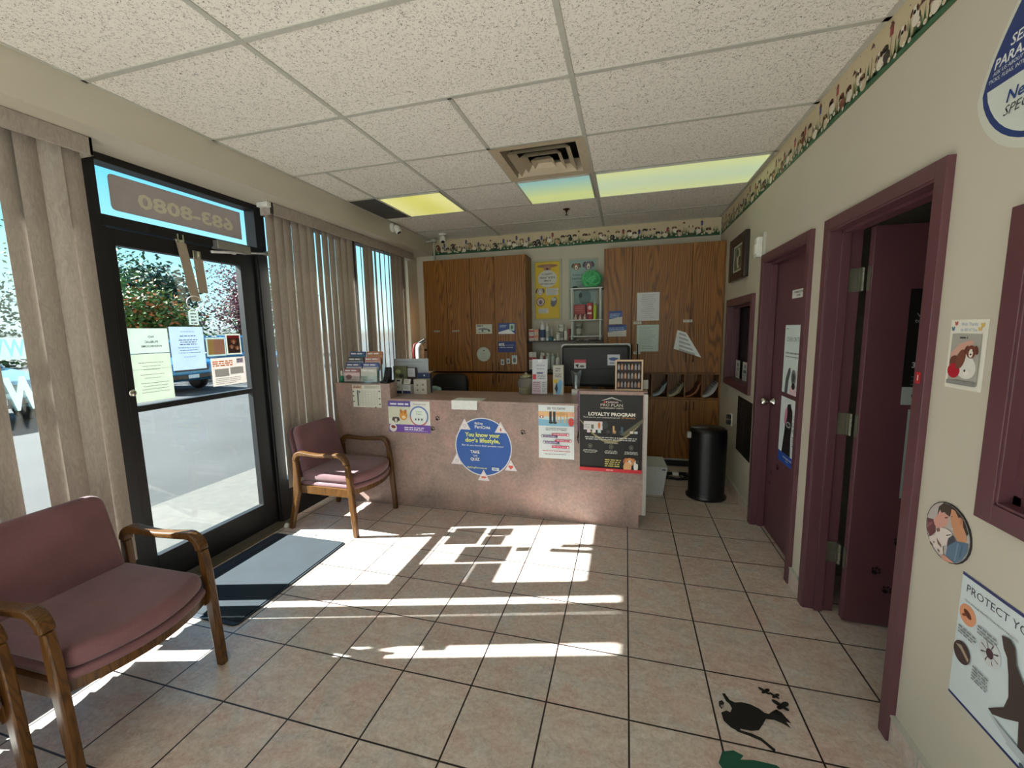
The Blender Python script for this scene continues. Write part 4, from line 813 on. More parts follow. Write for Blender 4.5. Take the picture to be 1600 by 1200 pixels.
# --- door 1 (exam room)
f = Flat((.9922, .288, 1.728), RW, .21, .052, (222, 224, 222)); f.text('EXAMINATION', .1, .022, .018, INK, .13, .02); f.text('ROOM', .1, .042, .018, INK, .055, .02); flat(f, 'door_sign', 'small white EXAMINATION ROOM sign on the closed maroon door', 'sign')
f = Flat((.9922, .366, 1.509), RW, .312, .442, (214, 228, 226)); f.lines(.02, .02, .06, 1, .01, .006, GR); f.rect(.26, .012, .30, .03, (120, 160, 170)); f.text('CHEW ON THIS', .16, .105, .042, (110, 118, 124), .24, 0); f.text('DENTAL DISEASE', .03, .185, .016, INK, .14, .02, 'l'); f.lines(.18, .175, .28, 1, .01, .008, GR); f.lines(.03, .2, .27, 1, .01, .006, GR, var=.1)
f.poly([(.05, .442), (.06, .35), (.10, .28), (.13, .27), (.135, .30), (.11, .36), (.10, .442)], (84, 86, 90)); f.poly([(.25, .29), (.27, .28), (.30, .33), (.31, .44), (.28, .42), (.27, .36)], (110, 112, 116)); f.ell(.19, .33, .038, .05, (120, 122, 126), 20); f.ell(.19, .33, .02, .028, (60, 60, 64), 16); f.poly([(.13, .442), (.15, .39), (.19, .37), (.23, .385), (.26, .442)], (222, 190, 200)); f.ell(.195, .385, .028, .022, (40, 38, 42), 14)
flat(f, 'dental_poster', 'white CHEW ON THIS poster with a dog lifting its paws on the closed door', 'poster')
f = Flat((.9922, .364, 1.037), RW, .312, .44, (212, 224, 224)); f.rect(0, .37, .312, .44, (34, 76, 164)); f.poly([(.06, .37), (.09, .22), (.1, .12), (.12, .04), (.17, .03), (.20, .08), (.21, .16), (.20, .25), (.21, .37)], (26, 27, 30)); f.ell(.1, .12, .022, .06, (206, 130, 160), 16, .2); f.ell(.15, .17, .04, .02, (170, 172, 176), 14); f.ell(.15, .17, .03, .012, (60, 60, 64), 14); f.ell(.195, .12, .016, .06, (20, 20, 22), 14)
f.text('LONG', .255, .12, .04, (130, 138, 142), .07, 0); f.text('LIVE', .255, .165, .04, (130, 138, 142), .07, 0); f.text('PETS', .255, .21, .04, (130, 138, 142), .07, 0); f.lines(.225, .23, .295, 5, .014, .006, GR, 'c', .3); f.text('AVAILABLE HERE', .17, .398, .014, WH, .15, .02); f.text('NOW', .17, .415, .012, WH, .04, .01)
flat(f, 'dog_poster', 'poster of a black dog over a blue band on the closed door', 'poster')
for y, z, a, s, lab in ((.358, .535, .3, .026, 'largest black paw print, below the blue band poster'), (.478, .46, -.2, .02, 'middle black paw print low on the closed door'), (.50, .375, .2, .02, 'lowest black paw print on the closed door')):
    f = Flat((.9928, y + .03, z + .03), RW, .06, .06, base=False); f.paw(.03, .03, s, (34, 20, 24), a); flat(f, 'paw_sticker', lab, 'sticker', 'paw print stickers')
# --- open door
Yd = -.4808
f = Flat((1.203, Yd, 1.658), BW, .34, .528, (10, 10, 12)); f.text('Visit your', .03, .125, .024, (150, 150, 154), .13, .01, 'l'); f.text('to learn more', .025, .15, .024, (150, 150, 154), .16, .01, 'l'); f.text('1', .045, .205, .034, (170, 172, 176), None, .02, 'l'); f.text('3', .03, .355, .036, (190, 192, 196), None, .02, 'l')
for v, n in ((.19, 3), (.26, 3), (.335, 2), (.395, 2), (.43, 2)): f.lines(.075 if v < .38 else .03, v, .30, n, .018, .005, (86, 88, 92), 'l', .3, int(v * 100))
f.rect(0, .445, .34, .528, (158, 168, 164)); f.ell(.07, .485, .032, .024, (22, 24, 26), 20); f.ell(.075, .482, .014, .01, (158, 168, 164), 14); f.text('PetCare', .22, .495, .03, INK, .17, .02)
flat(f, 'black_poster', 'black instruction poster numbered 1 and 3 on the open maroon door', 'poster')
f = Flat((1.237, Yd, 1.108), BW, .32, .43, (150, 164, 160)); f.ell(.05, .03, .014, .012, (96, 104, 104), 14); f.poly([(.045, .33), (.10, .30), (.2, .31), (.24, .36), (.22, .40), (.08, .40)], (16, 17, 18)); flat(f, 'grey_poster', 'pale grey poster with a black shape below the black poster on the open door', 'poster')
for x, z, a, lab in ((1.172, .297, .6, 'leftmost dark paw print at the foot of the open door'), (1.224, .203, .7, 'lowest dark paw print on the open door'), (1.251, .457, .6, 'dark paw print under the grey poster on the open door'), (1.285, .52, .6, 'topmost dark paw print on the open door, right by the trim')):
    f = Flat((x - .03, Yd, z + .03), BW, .06, .06, base=False); f.paw(.03, .03, .024, (14, 8, 10), a); flat(f, 'paw_sticker', lab, 'sticker', 'paw print stickers')
f = Flat((.8992, -1.117, 1.345), RW, .022, .038, (176, 34, 44)); f.rect(.009, .01, .013, .028, WH); flat(f, 'red_label', 'tiny red label with a white stroke on the maroon trim of the open doorway', 'label')
# --- inner window papers, black poster, sensor and framed picture at the back of the right wall
for y, w, k, lab in ((1.57, .135, 0, 'narrow white leaflet leaning in the back inner window, left of two'), (1.335, .15, 1, 'narrow white leaflet leaning in the back inner window, right of two')):
    f = Flat((.985, y, 1.195), RW, w, .165, (206, 208, 206)); f.ell(w * .55, .04, .028, .02, (120, 122, 124), 12); f.rect(w * .2, .07, w * .8, .10, (70, 74, 80) if k else (150, 152, 154)); f.lines(w * .15, .11, w * .85, 4, .012, .005, INK, 'l', .3, k); flat(f, 'window_leaflet', lab, 'leaflet', 'leaflets in the back inner window')
f = Flat((XR - .0006, 1.17, .912), RW, .425, .475, (16, 17, 20)); f.lines(.05, .04, .2, 1, .02, .012, (70, 72, 78)); f.lines(.06, .09, .36, 3, .03, .008, (66, 70, 76), 'l', .3); f.poly([(.20, .16), (.23, .2), (.22, .30), (.19, .42), (.18, .41), (.20, .30)], (64, 68, 74)); flat(f, 'dark_poster', 'black poster low on the right wall above the black bin', 'poster')
pf = thing('picture_frame', (XR, 1.31, 1.91), 'dark wooden framed picture hung high at the back of the right wall', 'picture'); dk = mat((40, 28, 24), .35)
y0, y1, z0, z1 = 1.05, 1.575, 1.912, 2.285
MB().box(.885, .9215, y0, y0 + .09, z0, z1).box(.885, .9215, y1 - .09, y1, z0, z1).box(.885, .9215, y0 + .09, y1 - .09, z0, z0 + .07).box(.885, .9215, y0 + .09, y1 - .09, z1 - .07, z1).build('frame', dk, pf, bevel=.006)
f = Flat((.905, y1 - .085, z1 - .065), RW, .355, .243, (206, 204, 190)); f.rect(.03, .02, .325, .22, (110, 112, 96)); f.ell(.17, .12, .06, .09, (186, 182, 160), 20); f.ell(.15, .08, .03, .035, (60, 54, 44), 14); f.ell(.21, .15, .05, .04, (70, 68, 52), 16); f.ell(.16, .15, .02, .05, (206, 200, 184), 12); f.build('print', pf)
ms = thing('motion_sensor', (XR, .70, 2.0), 'white motion sensor high on the wall between picture and closed door', 'sensor')
MB().rbox(.872, .9215, .665, .735, 2.005, 2.145, .012).build('housing', M['white'], ms, bevel=.004); MB().box(.866, .8725, .678, .722, 2.03, 2.10).build('lens', mat((232, 234, 230), .3), ms, bevel=.003); MB().box(.905, .9215, .64, .66, 1.99, 2.17).build('bracket', M['tbar'], ms)

# --- back wall frames
def poster_frame(x0, x1, z0, z1, label, draw, inner):
    t = thing('poster_frame', ((x0 + x1) / 2, YB, z0), label, 'picture', 'framed posters over the bottle shelf'); fr = mat((178, 180, 162), .5); e = .022
    MB().box(x0, x1, YB - .016, YB - .0005, z0, z0 + e).box(x0, x1, YB - .016, YB - .0005, z1 - e, z1).box(x0, x0 + e, YB - .016, YB - .0005, z0 + e, z1 - e).box(x1 - e, x1, YB - .016, YB - .0005, z0 + e, z1 - e).build('frame', fr, t, bevel=.002)
    f = Flat((x0 + e, YB - .004, z1 - e), BW, x1 - x0 - 2 * e, z1 - z0 - 2 * e, inner); draw(f); f.build('poster', t)
def dy(f):
    w, h = f.w, f.h; f.rect(.008, .01, w - .008, h - .01, (216, 186, 40)); f.ell(w * .5, .05, w * .42, .02, (150, 110, 80), 16); f.ell(w * .5, .075, .045, .04, (168, 124, 100), 16); f.ell(w * .5, .085, .015, .012, (60, 44, 40), 10); f.ell(w * .5, .2, w * .39, .10, (206, 206, 200), 30)
    f.text('A HAPPY', w * .5, .155, .03, (70, 66, 70), .13, .01); f.text('HEART & EYE', w * .5, .195, .028, (70, 66, 70), .18, .02); f.text('SMILE', w * .5, .23, .026, (70, 66, 70), .09, .01); f.text('VISIT REGULARLY', w * .5, .265, .022, (70, 66, 70), .18, .02)
    dogface(f, .06, .345, .045, (190, 186, 184), (96, 60, 40)); f.rect(.13, .31, w - .02, .39, (206, 206, 200)); f.lines(.14, .32, w - .03, 5, .014, .004, GR); f.ell(.065, .465, .052, .052, (90, 56, 70), 24); f.ell(.065, .465, .044, .044, (206, 190, 180), 24); f.ell(.065, .47, .02, .026, (110, 90, 110), 12)
    f.ell(.225, .47, .035, .06, (98, 98, 110), 16, .3); f.ell(.225, .44, .03, .02, (190, 190, 196), 12); f.rect(.04, .545, .16, .60, (206, 206, 200)); f.lines(.05, .555, .15, 3, .015, .004, GR)
def dg_(f):
    w, h = f.w, f.h; f.rect(.005, .005, w - .005, h - .005, (150, 180, 178)); dogface(f, .07, .07, .045, (150, 110, 84), (96, 80, 60)); dogface(f, .21, .065, .055, (120, 110, 120), (84, 76, 84)); f.text('Love is', .09, .175, .034, INK, .11, .01); f.text('healthy teeth', .12, .215, .028, INK, .19, .01); f.text('at every age', .14, .25, .024, INK, .13, .01); f.ell(.17, .42, .07, .09, (110, 140, 140), 20); f.ell(.12, .40, .02, .03, (50, 60, 62), 12); f.lines(.05, .55, .24, 3, .02, .005, GR)
poster_frame(-1.108, -.767, 1.622, 2.333, 'framed yellow poster of pets left of the white rack', dy, (190, 170, 60)); poster_frame(-.69, -.348, 1.622, 2.325, 'framed blue green poster of two dogs behind the white rack', dg_, (140, 168, 168))

# --- papers on the oak cabinets
YC = 1.8695
def card(x0, x1, z0, z1, col, label, fn, name='notice', group='notices on the oak cabinets', cat='notice', **k):
    f = Flat((x0, YC, z1), BW, x1 - x0, z1 - z0, col, **k); fn(f); return flat(f, name, label, cat, group)
def c1(f): f.lines(.01, .012, .09, 1, .01, .012, INK); f.poly([(.03, .05), (.1, .04), (.17, .06), (.17, .07), (.03, .06)], (110, 114, 118)); f.ell(.08, .075, .012, .012, (70, 74, 78), 10); f.ell(.16, .075, .014, .014, (70, 74, 78), 10); f.lines(.02, .09, .12, 1, .01, .006, GR)
def c2_(f): f.rect(.003, .003, f.w * .62, f.h - .003, (52, 76, 140)); f.poly([(.003, f.h - .003), (.003, f.h * .8), (f.w * .62, f.h * .55), (f.w - .003, f.h - .003)], WH); f.lines(.02, .025, .10, 2, .015, .006, (190, 200, 220)); f.rect(f.w * .66, .01, f.w - .01, f.h * .7, (170, 200, 190)); f.ell(f.w * .8, .05, .015, .025, (90, 110, 90), 12)
def c3_(f): f.text('80%', .045, .05, .045, WH, .07, .03); f.text('of pets over three have', .14, .045, .012, WH, .1, .005); f.text('DENTAL DISEASE', .1, .075, .018, WH, .16, .01)
def c4_(f): f.rect(0, 0, f.w, f.h * .3, (40, 64, 134)); f.poly([(0, f.h * .62), (f.w, f.h * .45), (f.w, f.h), (0, f.h)], (206, 206, 196)); f.poly([(0, f.h * .25), (f.w, f.h * .1), (f.w, f.h * .42), (0, f.h * .62)], (58, 96, 160)); f.lines(.012, .03, f.w - .02, 3, .016, .006, (190, 204, 224))
def cl(n, al='c'): return lambda f: f.lines(f.w * .12, f.h * .08, f.w * .88, n, f.h * .86 / n, .004, (110, 116, 120), al, .5, n)
card(-1.742, -1.545, 1.482, 1.592, (196, 202, 190), 'small white card with a line drawing on the narrow oak door', c1)
card(-1.468, -1.262, 1.472, 1.60, (36, 58, 128), 'blue and white card above the 80% card on the oak door', c2_)
card(-1.475, -1.262, 1.263, 1.388, (34, 54, 122), 'navy blue 80% card on the oak door', c3_)
pts = [(.085 + .085 * math.cos(a * .2618), .085 + .085 * math.sin(a * .2618)) for a in range(24)]
card(-1.742, -1.572, 1.152, 1.325, (178, 186, 172), 'round pale disc stuck on the oak door', lambda f: (f.ell(.085, .085, .07, .07, (188, 196, 182), 28), f.ell(.09, .04, .01, .008, (80, 84, 90), 10), f.lines(.05, .07, .12, 4, .02, .004, (140, 148, 140), 'c')), outline=pts)
for x, z, w, h, lab in ((-1.445, 1.115, .04, .065, 'lowest left of three tiny picture cards on the oak door'), (-1.375, 1.13, .04, .06, 'middle of three tiny picture cards on the oak door'), (-1.31, 1.125, .062, .10, 'rightmost and tallest of three tiny picture cards on the oak door')):
    card(x, x + w, z, z + h, (204, 206, 200), lab, lambda f: (f.ell(f.w * .5, f.h * .55, f.w * .3, f.h * .3, (96, 104, 110), 12), f.rect(.004, .004, f.w - .004, f.h * .2, (150, 190, 200))))
for x, z, w, lab, s in ((-2.287, 1.513, .075, 'tiny white FNCE label on the leftmost oak door', 'FNCE'), (-2.045, 1.512, .085, 'tiny pale label on the second oak door from the window', 'LABEL')):
    card(x, x + w, z, z + .018, (196, 190, 170), lab, lambda f: f.lines(.004, .005, f.w - .004, 1, .01, .008, INK, var=.05), 'cabinet_label', 'labels on the oak cabinets', 'label')
sh = [(.02, .0), (.13, .005), (.125, .12), (.11, .132), (0, .127), (.02, .09)]
card(-.21, -.072, 1.56, 1.70, (40, 66, 134), 'upper of two blue and white stickers left of the hanging papers', c4_); card(-.222, -.028, 1.425, 1.552, (40, 66, 134), 'lower and wider of two blue and white stickers on the oak door', c4_)
card(.077, .302, 1.588, 1.882, (206, 208, 210), 'upper typed sheet taped to the wide oak door', cl(12)); card(.08, .303, 1.262, 1.545, (190, 208, 200), 'lower typed sheet taped to the wide oak door', cl(14, 'l'))
for x0, x1, z, lab in ((.047, .125, 1.555, 'small white label between the two typed sheets'), (.54, .628, 1.562, 'small white label above the curled sheet'), (.05, .12, 1.235, 'small white label beneath the lower typed sheet')):
    card(x0, x1, z, z + .026, (206, 204, 188), lab, lambda f: f.lines(.008, .008, f.w - .01, 1, .01, .008, GR, var=.05), 'cabinet_label', 'labels on the oak cabinets', 'label')
# curled sheet pinned by one corner
mb = MB(); n = 10; top = [(.50, 1.478), (.58, 1.445)]
A, B_, C_, D_ = Vector((.485, 1.485)), Vector((.572, 1.455)), Vector((.715, 1.20)), Vector((.45, 1.292))
for i in range(n + 1):
    q = i / n; L = A.lerp(D_, q); Rr = B_.lerp(C_, q); 
    for k in range(n + 1):
        w = k / n; p = L.lerp(Rr, w); mb.v.append((p.x, 1.866 - .035 * q * (w - .5) ** 2 * 4 - .004 - .03 * q * w, p.y))
mb.f = [(i * (n + 1) + k, i * (n + 1) + k + 1, (i + 1) * (n + 1) + k + 1, (i + 1) * (n + 1) + k) for i in range(n) for k in range(n)]; mb.m = [1 if (i % 2 == 1 and 1 < k < 8) else 0 for i in range(n) for k in range(n)]
mb.build('curled_sheet', [M['paper'], mat((170, 174, 178), .6)], label='curled triangular sheet of print hanging from the wide oak door', cat='sheet', smooth=True)

# --- entry door notices and the phone number sign
XG = -2.7365
def notice(y0, y1, z0, z1, col, label, fn, name='door_notice'):
    f = Flat((XG, y0, z1), GWIN, y1 - y0, z1 - z0, col, th=.0008); fn(f); return flatt(f, name, label, 'notice', 'notices taped to the entry door glass')
MI = dict(mirror=True)
notice(-1.103, -.882, 1.418, 1.562, (206, 214, 209), 'mirror reading NO PUBLIC WASHROOMS notice on the door glass', lambda f: (f.text('NO', .125, .055, .018, INK, .03, .02, **MI), f.text('PUBLIC', .125, .085, .018, INK, .07, .02, **MI), f.text('WASHROOMS', .125, .11, .018, INK, .115, .02, **MI)))
notice(-1.103, -.882, 1.135, 1.414, (206, 212, 202), 'long pale typed notice below the NO PUBLIC WASHROOMS notice', lambda f: (f.lines(.04, .05, .18, 3, .02, .003, GR, 'c', .4), f.lines(.04, .12, .18, 2, .02, .003, GR, 'c', .5), f.lines(.04, .17, .2, 4, .018, .003, GR, 'c', .3), f.rect(0, .088, .221, .0895, (170, 184, 176))))
notice(-.872, -.660, 1.30, 1.572, (196, 208, 226), 'bluish white typed notice in the middle of the door glass', lambda f: (f.text('*****', .11, .04, .02, GR, .09, 0), f.lines(.06, .055, .16, 1, .02, .005, INK, 'c', 0), f.lines(.05, .08, .17, 3, .014, .005, INK, 'c', .2), f.lines(.04, .13, .18, 3, .016, .004, GR, 'c', .2), f.text('*****', .11, .2, .02, GR, .08, 0)))
notice(-.646, -.508, 1.375, 1.502, (190, 204, 204), 'small orange and pink card on the door glass', lambda f: (f.rect(.008, .012, .052, .117, (196, 150, 90)), f.rect(.052, .012, .13, .117, (196, 132, 110))))
notice(-.503, -.386, 1.378, 1.524, (206, 206, 200), 'small red photo of puppies on the door glass', lambda f: (f.rect(.01, .01, .107, .136, (60, 34, 30)), f.rect(.01, .01, .107, .03, (186, 32, 40)), dogface(f, .06, .055, .02, (206, 120, 70), (170, 90, 50)), dogface(f, .04, .09, .018, (206, 130, 84), (150, 84, 50)), dogface(f, .082, .1, .017, (214, 140, 90), (160, 90, 60))))
notice(-.628, -.368, 1.168, 1.360, (214, 208, 204), 'white form with orange heading below the puppy photo', lambda f: (f.lines(.01, .02, .17, 3, .014, .009, (222, 140, 90), 'l', .1), f.rect(.19, .01, .245, .045, (196, 190, 210)), f.lines(.195, .015, .24, 2, .014, .006, INK), f.rect(.02, .075, .125, .13, (200, 204, 210)), f.rect(.022, .077, .123, .128, (220, 218, 216)), f.rect(.135, .07, .24, .12, (200, 204, 210)), f.rect(.137, .072, .238, .118, (220, 218, 216)), f.lines(.02, .14, .22, 4, .012, .004, GR)))
notice(-.742, -.678, 1.585, 1.672, (196, 206, 204), 'narrow white tag hanging above the bluish notice', lambda f: f.lines(.012, .012, .052, 4, .02, .008, GR, 'c', .1))
f = Flat((-2.7365, -1.09, 2.392), GWIN, .80, .19, (206, 194, 190), th=.001, outline=[(.02, 0), (.80, 0), (.80, .19), (.02, .19), (.006, .184), (0, .17), (0, .02), (.006, .006)])
f.text('683-8080', .435, .142, .11, (250, 246, 222), .60, .03, mirror=True); flatt(f, 'phone_sign', 'grey sign reading 683-8080 in reverse in the glass over the door', 'sign')
f = Flat((-2.7365, -1.66, 1.52), GWIN, .16, .10, (170, 224, 232), th=.001); f.text('W', .11, .085, .11, (120, 190, 206), .07, .02, mirror=True); f.text('W', .04, .085, .11, (120, 190, 206), .07, .02, mirror=True); flat(f, 'window_decal', 'white and pale blue lettered decal, upper of two in the left blind gap', 'decal', 'decals on the left shop window')
f = Flat((-2.7365, -1.70, 1.36), GWIN, .24, .20, base=False); f.text('W', .155, .165, .2, (190, 236, 240), .13, .05, mirror=True); f.text('W', .03, .165, .2, (190, 236, 240), .13, .05, mirror=True); flat(f, 'window_decal', 'big pale W decal, lower of two in the left blind gap', 'decal', 'decals on the left shop window')

# --- floor stickers
f = Flat((.30, -1.0, .0006), (1, 0, 0), .4, .4, V=(0, 1, 0), base=False); K_ = (16, 16, 18)
def fp(pts, c=K_): f.poly([(x - .30, -1.0 - y) for x, y in pts], c)
from mathutils import geometry
fp([(.372, -1.085), (.384, -1.082), (.395, -1.11), (.413, -1.118), (.44, -1.11), (.47, -1.112), (.498, -1.125), (.512, -1.14), (.527, -1.142), (.545, -1.125), (.562, -1.112), (.578, -1.122), (.585, -1.14), (.598, -1.165), (.580, -1.162), (.588, -1.186), (.563, -1.172), (.54, -1.164), (.51, -1.168), (.492, -1.195), (.47, -1.225), (.44, -1.235), (.405, -1.235), (.40, -1.25), (.372, -1.238), (.352, -1.215), (.35, -1.18), (.372, -1.165), (.385, -1.17), (.395, -1.15), (.39, -1.13), (.38, -1.12)])
fp([(.385, -1.235), (.41, -1.243), (.44, -1.245), (.47, -1.255), (.505, -1.29), (.50, -1.30), (.493, -1.296), (.465, -1.268), (.43, -1.258), (.39, -1.25)]); fp([(.362, -1.15), (.372, -1.13), (.365, -1.12), (.352, -1.128), (.348, -1.15), (.356, -1.165)]); f.ell(.061, .15, .007, .007, (150, 140, 132), 12)
flat(f, 'cat_sticker', 'black cat silhouette sticker on the tiled floor', 'sticker')
for x, y, s, lab in ((.545, -1.03, 1.5, 'smallest left butterfly sticker above the black cat'), (.578, -1.045, 1.3, 'middle butterfly sticker above the black cat'), (.588, -1.088, 2.1, 'largest butterfly sticker nearest the black cat')):
    f = Flat((x - .02, y + .02, .0007), (1, 0, 0), .04, .04, V=(0, 1, 0), base=False); 
    for u, v, a, b, g_ in ((-.007, -.004, .009, .005, .7), (.007, -.004, .009, .005, -.7), (-.005, .006, .006, .004, -.6), (.005, .006, .006, .004, .6)): f.ell(.02 + u * s, .02 + v * s, a * s, b * s, K_, 10, g_)
    f.rect(.0195, .02 - .008 * s, .0208, .02 + .009 * s, K_); flat(f, 'butterfly_sticker', lab, 'sticker', 'butterfly stickers on the floor')
f = Flat((.3, -1.33, .0006), (1, 0, 0), .3, .3, V=(0, 1, 0), base=False); f.poly([(.0, .06), (.02, .015), (.06, .0), (.09, .012), (.075, .03), (.12, .02), (.19, .02), (.24, .06), (.25, .14), (.15, .2), (.05, .16)], (22, 84, 66)); flat(f, 'green_sticker', 'dark green floor sticker cut off by the bottom edge of the photo', 'sticker')

# ============================================================= SMALL THINGS
def bottle(x, y, z, r, h, col, capc, label, kind='round', band=None, group='bottles on the open shelf', cat='bottle', name='bottle'):
    t = thing(name, (x, y, z), label, cat, group); m = mat(col, .35, noise=.03)
    if kind == 'round':
        MB().lathe([(0, 0), (r * .94, 0), (r, .004), (r, h * .72), (r * .8, h * .80), (r * .42, h * .84), (r * .42, h * .86), (0, h * .86)], (0, 0, 0), 18, close=False).build('body', m, t, local=True, smooth=True)
        MB().lathe([(0, h * .85), (r * .5, h * .85), (r * .5, h), (0, h)], (0, 0, 0), 16, close=False).build('cap', mat(capc, .4), t, local=True, smooth=True)
    elif kind == 'nozzle':
        MB().lathe([(0, 0), (r * .94, 0), (r, .004), (r, h * .58), (r * .85, h * .66), (r * .35, h * .72), (0, h * .72)], (0, 0, 0), 18, close=False).build('body', m, t, local=True, smooth=True)
        MB().lathe([(0, h * .70), (r * .4, h * .70), (r * .32, h * .80), (r * .1, h), (0, h)], (0, 0, 0), 14, close=False).build('nozzle', mat(capc, .4), t, local=True, smooth=True)
    elif kind == 'jar':
        MB().lathe([(0, 0), (r * .96, 0), (r, .005), (r, h * .8), (0, h * .8)], (0, 0, 0), 20, close=False).build('body', m, t, local=True, smooth=True)
        MB().lathe([(0, h * .8), (r * 1.04, h * .8), (r * 1.04, h), (0, h)], (0, 0, 0), 20, close=False).build('lid', mat(capc, .4), t, local=True, smooth=True)
    if band: MB().lathe([(r * 1.012, h * .16), (r * 1.012, h * .56)], (0, 0, 0), 18, close=False).build('paper_band', mat(band, .6), t, local=True, smooth=True, label='printed band')
    return t
def carton(x0, x1, y0, y1, z0, z1, col, label, front=None, group='cartons on the open shelf', name='carton', cat='carton'):
    t = thing(name, ((x0 + x1) / 2, (y0 + y1) / 2, z0), label, cat, group)
    MB().box(x0, x1, y0, y1, z0, z1).build('box', mat(col, .5), t, bevel=.0015)
    if front:
        f = Flat((x0 + .002, y0 - .0002, z1 - .002), BW, x1 - x0 - .004, z1 - z0 - .004, col, th=.0004); front(f); f.build('print', t)
    return t
ZS = 1.3895; ZL = 1.0595
redw = lambda f: (f.rect(0, f.h * .12, f.w, f.h * .48, (168, 44, 52)), f.lines(f.w * .1, f.h * .62, f.w * .9, 2, f.h * .14, f.h * .05, (120, 60, 60)))
orw = lambda f: (f.rect(0, 0, f.w, f.h * .5, (206, 130, 100)), f.lines(f.w * .1, f.h * .6, f.w * .9, 2, f.h * .14, f.h * .05, (150, 90, 70)))
for i in range(2):
    z = ZS + i * .068
    carton(-1.115, -1.055, 1.92, 2.02, z, z + .066, (206, 200, 194), ('lower' if i == 0 else 'upper') + ' red and white carton at the left end of the top shelf', redw)
    carton(-1.050, -1.002, 1.92, 2.02, z, z + .066, (210, 190, 176), ('lower' if i == 0 else 'upper') + ' orange and white carton on the top shelf', orw)
bottle(-.958, 1.95, ZS, .031, .225, (206, 210, 212), (214, 214, 206), 'large white bottle with blue band below the yellow poster', band=(62, 76, 120))
bottle(-.898, 1.94, ZS, .020, .20, (204, 208, 204), (206, 206, 198), 'tall slim white bottle next to the blue banded one', band=(150, 160, 160))
bottle(-.868, 2.03, ZS, .016, .17, (196, 200, 196), (200, 200, 192), 'slimmest white bottle at the back of the top shelf')
t = thing('tape_roll', (-.855, 1.92, ZS), 'small teal cup shaped roll on the top shelf', 'tape'); MB().lathe([(.014, 0), (.03, 0), (.03, .045), (.014, .045), (.014, 0)], (0, 0, 0), 20, close=False).build('roll', mat((70, 116, 126), .5), t, local=True, smooth=True); MB().lathe([(0, 0), (.014, 0), (.014, .046), (0, .046)], (0, 0, 0), 14, close=False).build('core', M['blackm'], t, local=True)
MB().rbox(-.825, -.80, 1.90, 1.925, ZS, ZS + .02, .008).build('white_button', M['white'], label='tiny white cap lying on the top shelf', cat='cap', bevel=.003)
bottle(-.745, 1.99, ZS, .036, .185, (205, 208, 200), (196, 202, 192), 'white tub with pictured band on the top shelf', 'jar', (120, 110, 110))
bottle(-.775, 1.93, ZS, .026, .09, (208, 210, 206), (212, 212, 206), 'short white tub in front of the pictured tub', 'jar')
bottle(-.69, 1.945, ZS, .022, .165, (214, 216, 208), (216, 216, 208), 'white nozzle bottle with a blue foot on the top shelf', 'nozzle')
carton(-.664, -.645, 1.93, 2.05, ZS, ZS + .13, (140, 40, 46), 'thin dark red book standing next to the white rack', name='book', cat='book', group=None)
# lower shelf
for i, (x, c) in enumerate(((-1.085, (206, 198, 190)), (-1.04, (200, 196, 192)))):
    carton(x - .028, x + .014, 1.90, 1.99, ZL, ZL + .20, c, ('left' if i == 0 else 'right') + ' tall red banded carton on the lower shelf', lambda f: (f.rect(0, f.h * .28, f.w, f.h * .45, (164, 44, 54)), f.lines(f.w * .15, f.h * .55, f.w * .85, 4, .02, .006, GR)))
for x, y, r_, h, c, k, lab in ((-.955, 1.97, .024, .19, (150, 80, 90), 'jar', 'dark pink tub on the lower shelf'), (-.965, 1.91, .018, .20, (210, 212, 206), 'round', 'white bottle behind the folded leaflet stand'), (-.90, 1.95, .028, .19, (180, 190, 186), 'round', 'pale grey bottle on the lower shelf, left of two'), (-.84, 1.95, .026, .185, (176, 188, 182), 'round', 'pale grey bottle on the lower shelf, right of two'), (-.775, 1.90, .026, .20, (212, 214, 208), 'nozzle', 'white nozzle bottle on the lower shelf left of the monitor'), (-.72, 1.93, .024, .16, (200, 204, 198), 'round', 'squat white bottle half behind the monitor edge')):
    bottle(x, y, ZL, r_, h, c, (210, 210, 204), lab, k)
# white rack on the shelf
wr = thing('shelf_tower', (-.46, 1.97, ZS), 'small white plastic rack of three tiers standing on the top shelf', 'rack'); wp = mat((196, 204, 200), .4)
for x in (-.615, -.305):
    for y in (1.90, 2.05): MB().lathe([(.014, ZS), (.016, ZS + .02), (.013, ZS + .03), (.013, 1.945), (.014, 1.955)], (x, y, 0), 14).build('post', wp, wr, smooth=True)
for z in (1.425, 1.605, 1.95): MB().rbox(-.645, -.275, 1.885, 2.065, z, z + .014, .015).build('shelf', wp, wr, bevel=.003)
carton(-.60, -.47, 1.93, 2.03, 1.68, 1.785, (150, 50, 52), 'red carton propped up in the white rack', lambda f: f.lines(.01, .02, .11, 3, .02, .006, (200, 120, 110)), group='red packs in the white rack')
carton(-.60, -.44, 1.925, 2.035, 1.6195, 1.678, (120, 36, 42), 'dark red tray under the red carton in the white rack', None, group='red packs in the white rack')
carton(-.455, -.395, 1.95, 2.03, 1.6195, 1.80, (176, 40, 50), 'tall red pack at the middle of the white rack', lambda f: (f.ell(.03, .05, .02, .025, (220, 190, 190), 14), f.rect(.005, .10, .05, .12, (226, 210, 206))), group='red packs in the white rack')
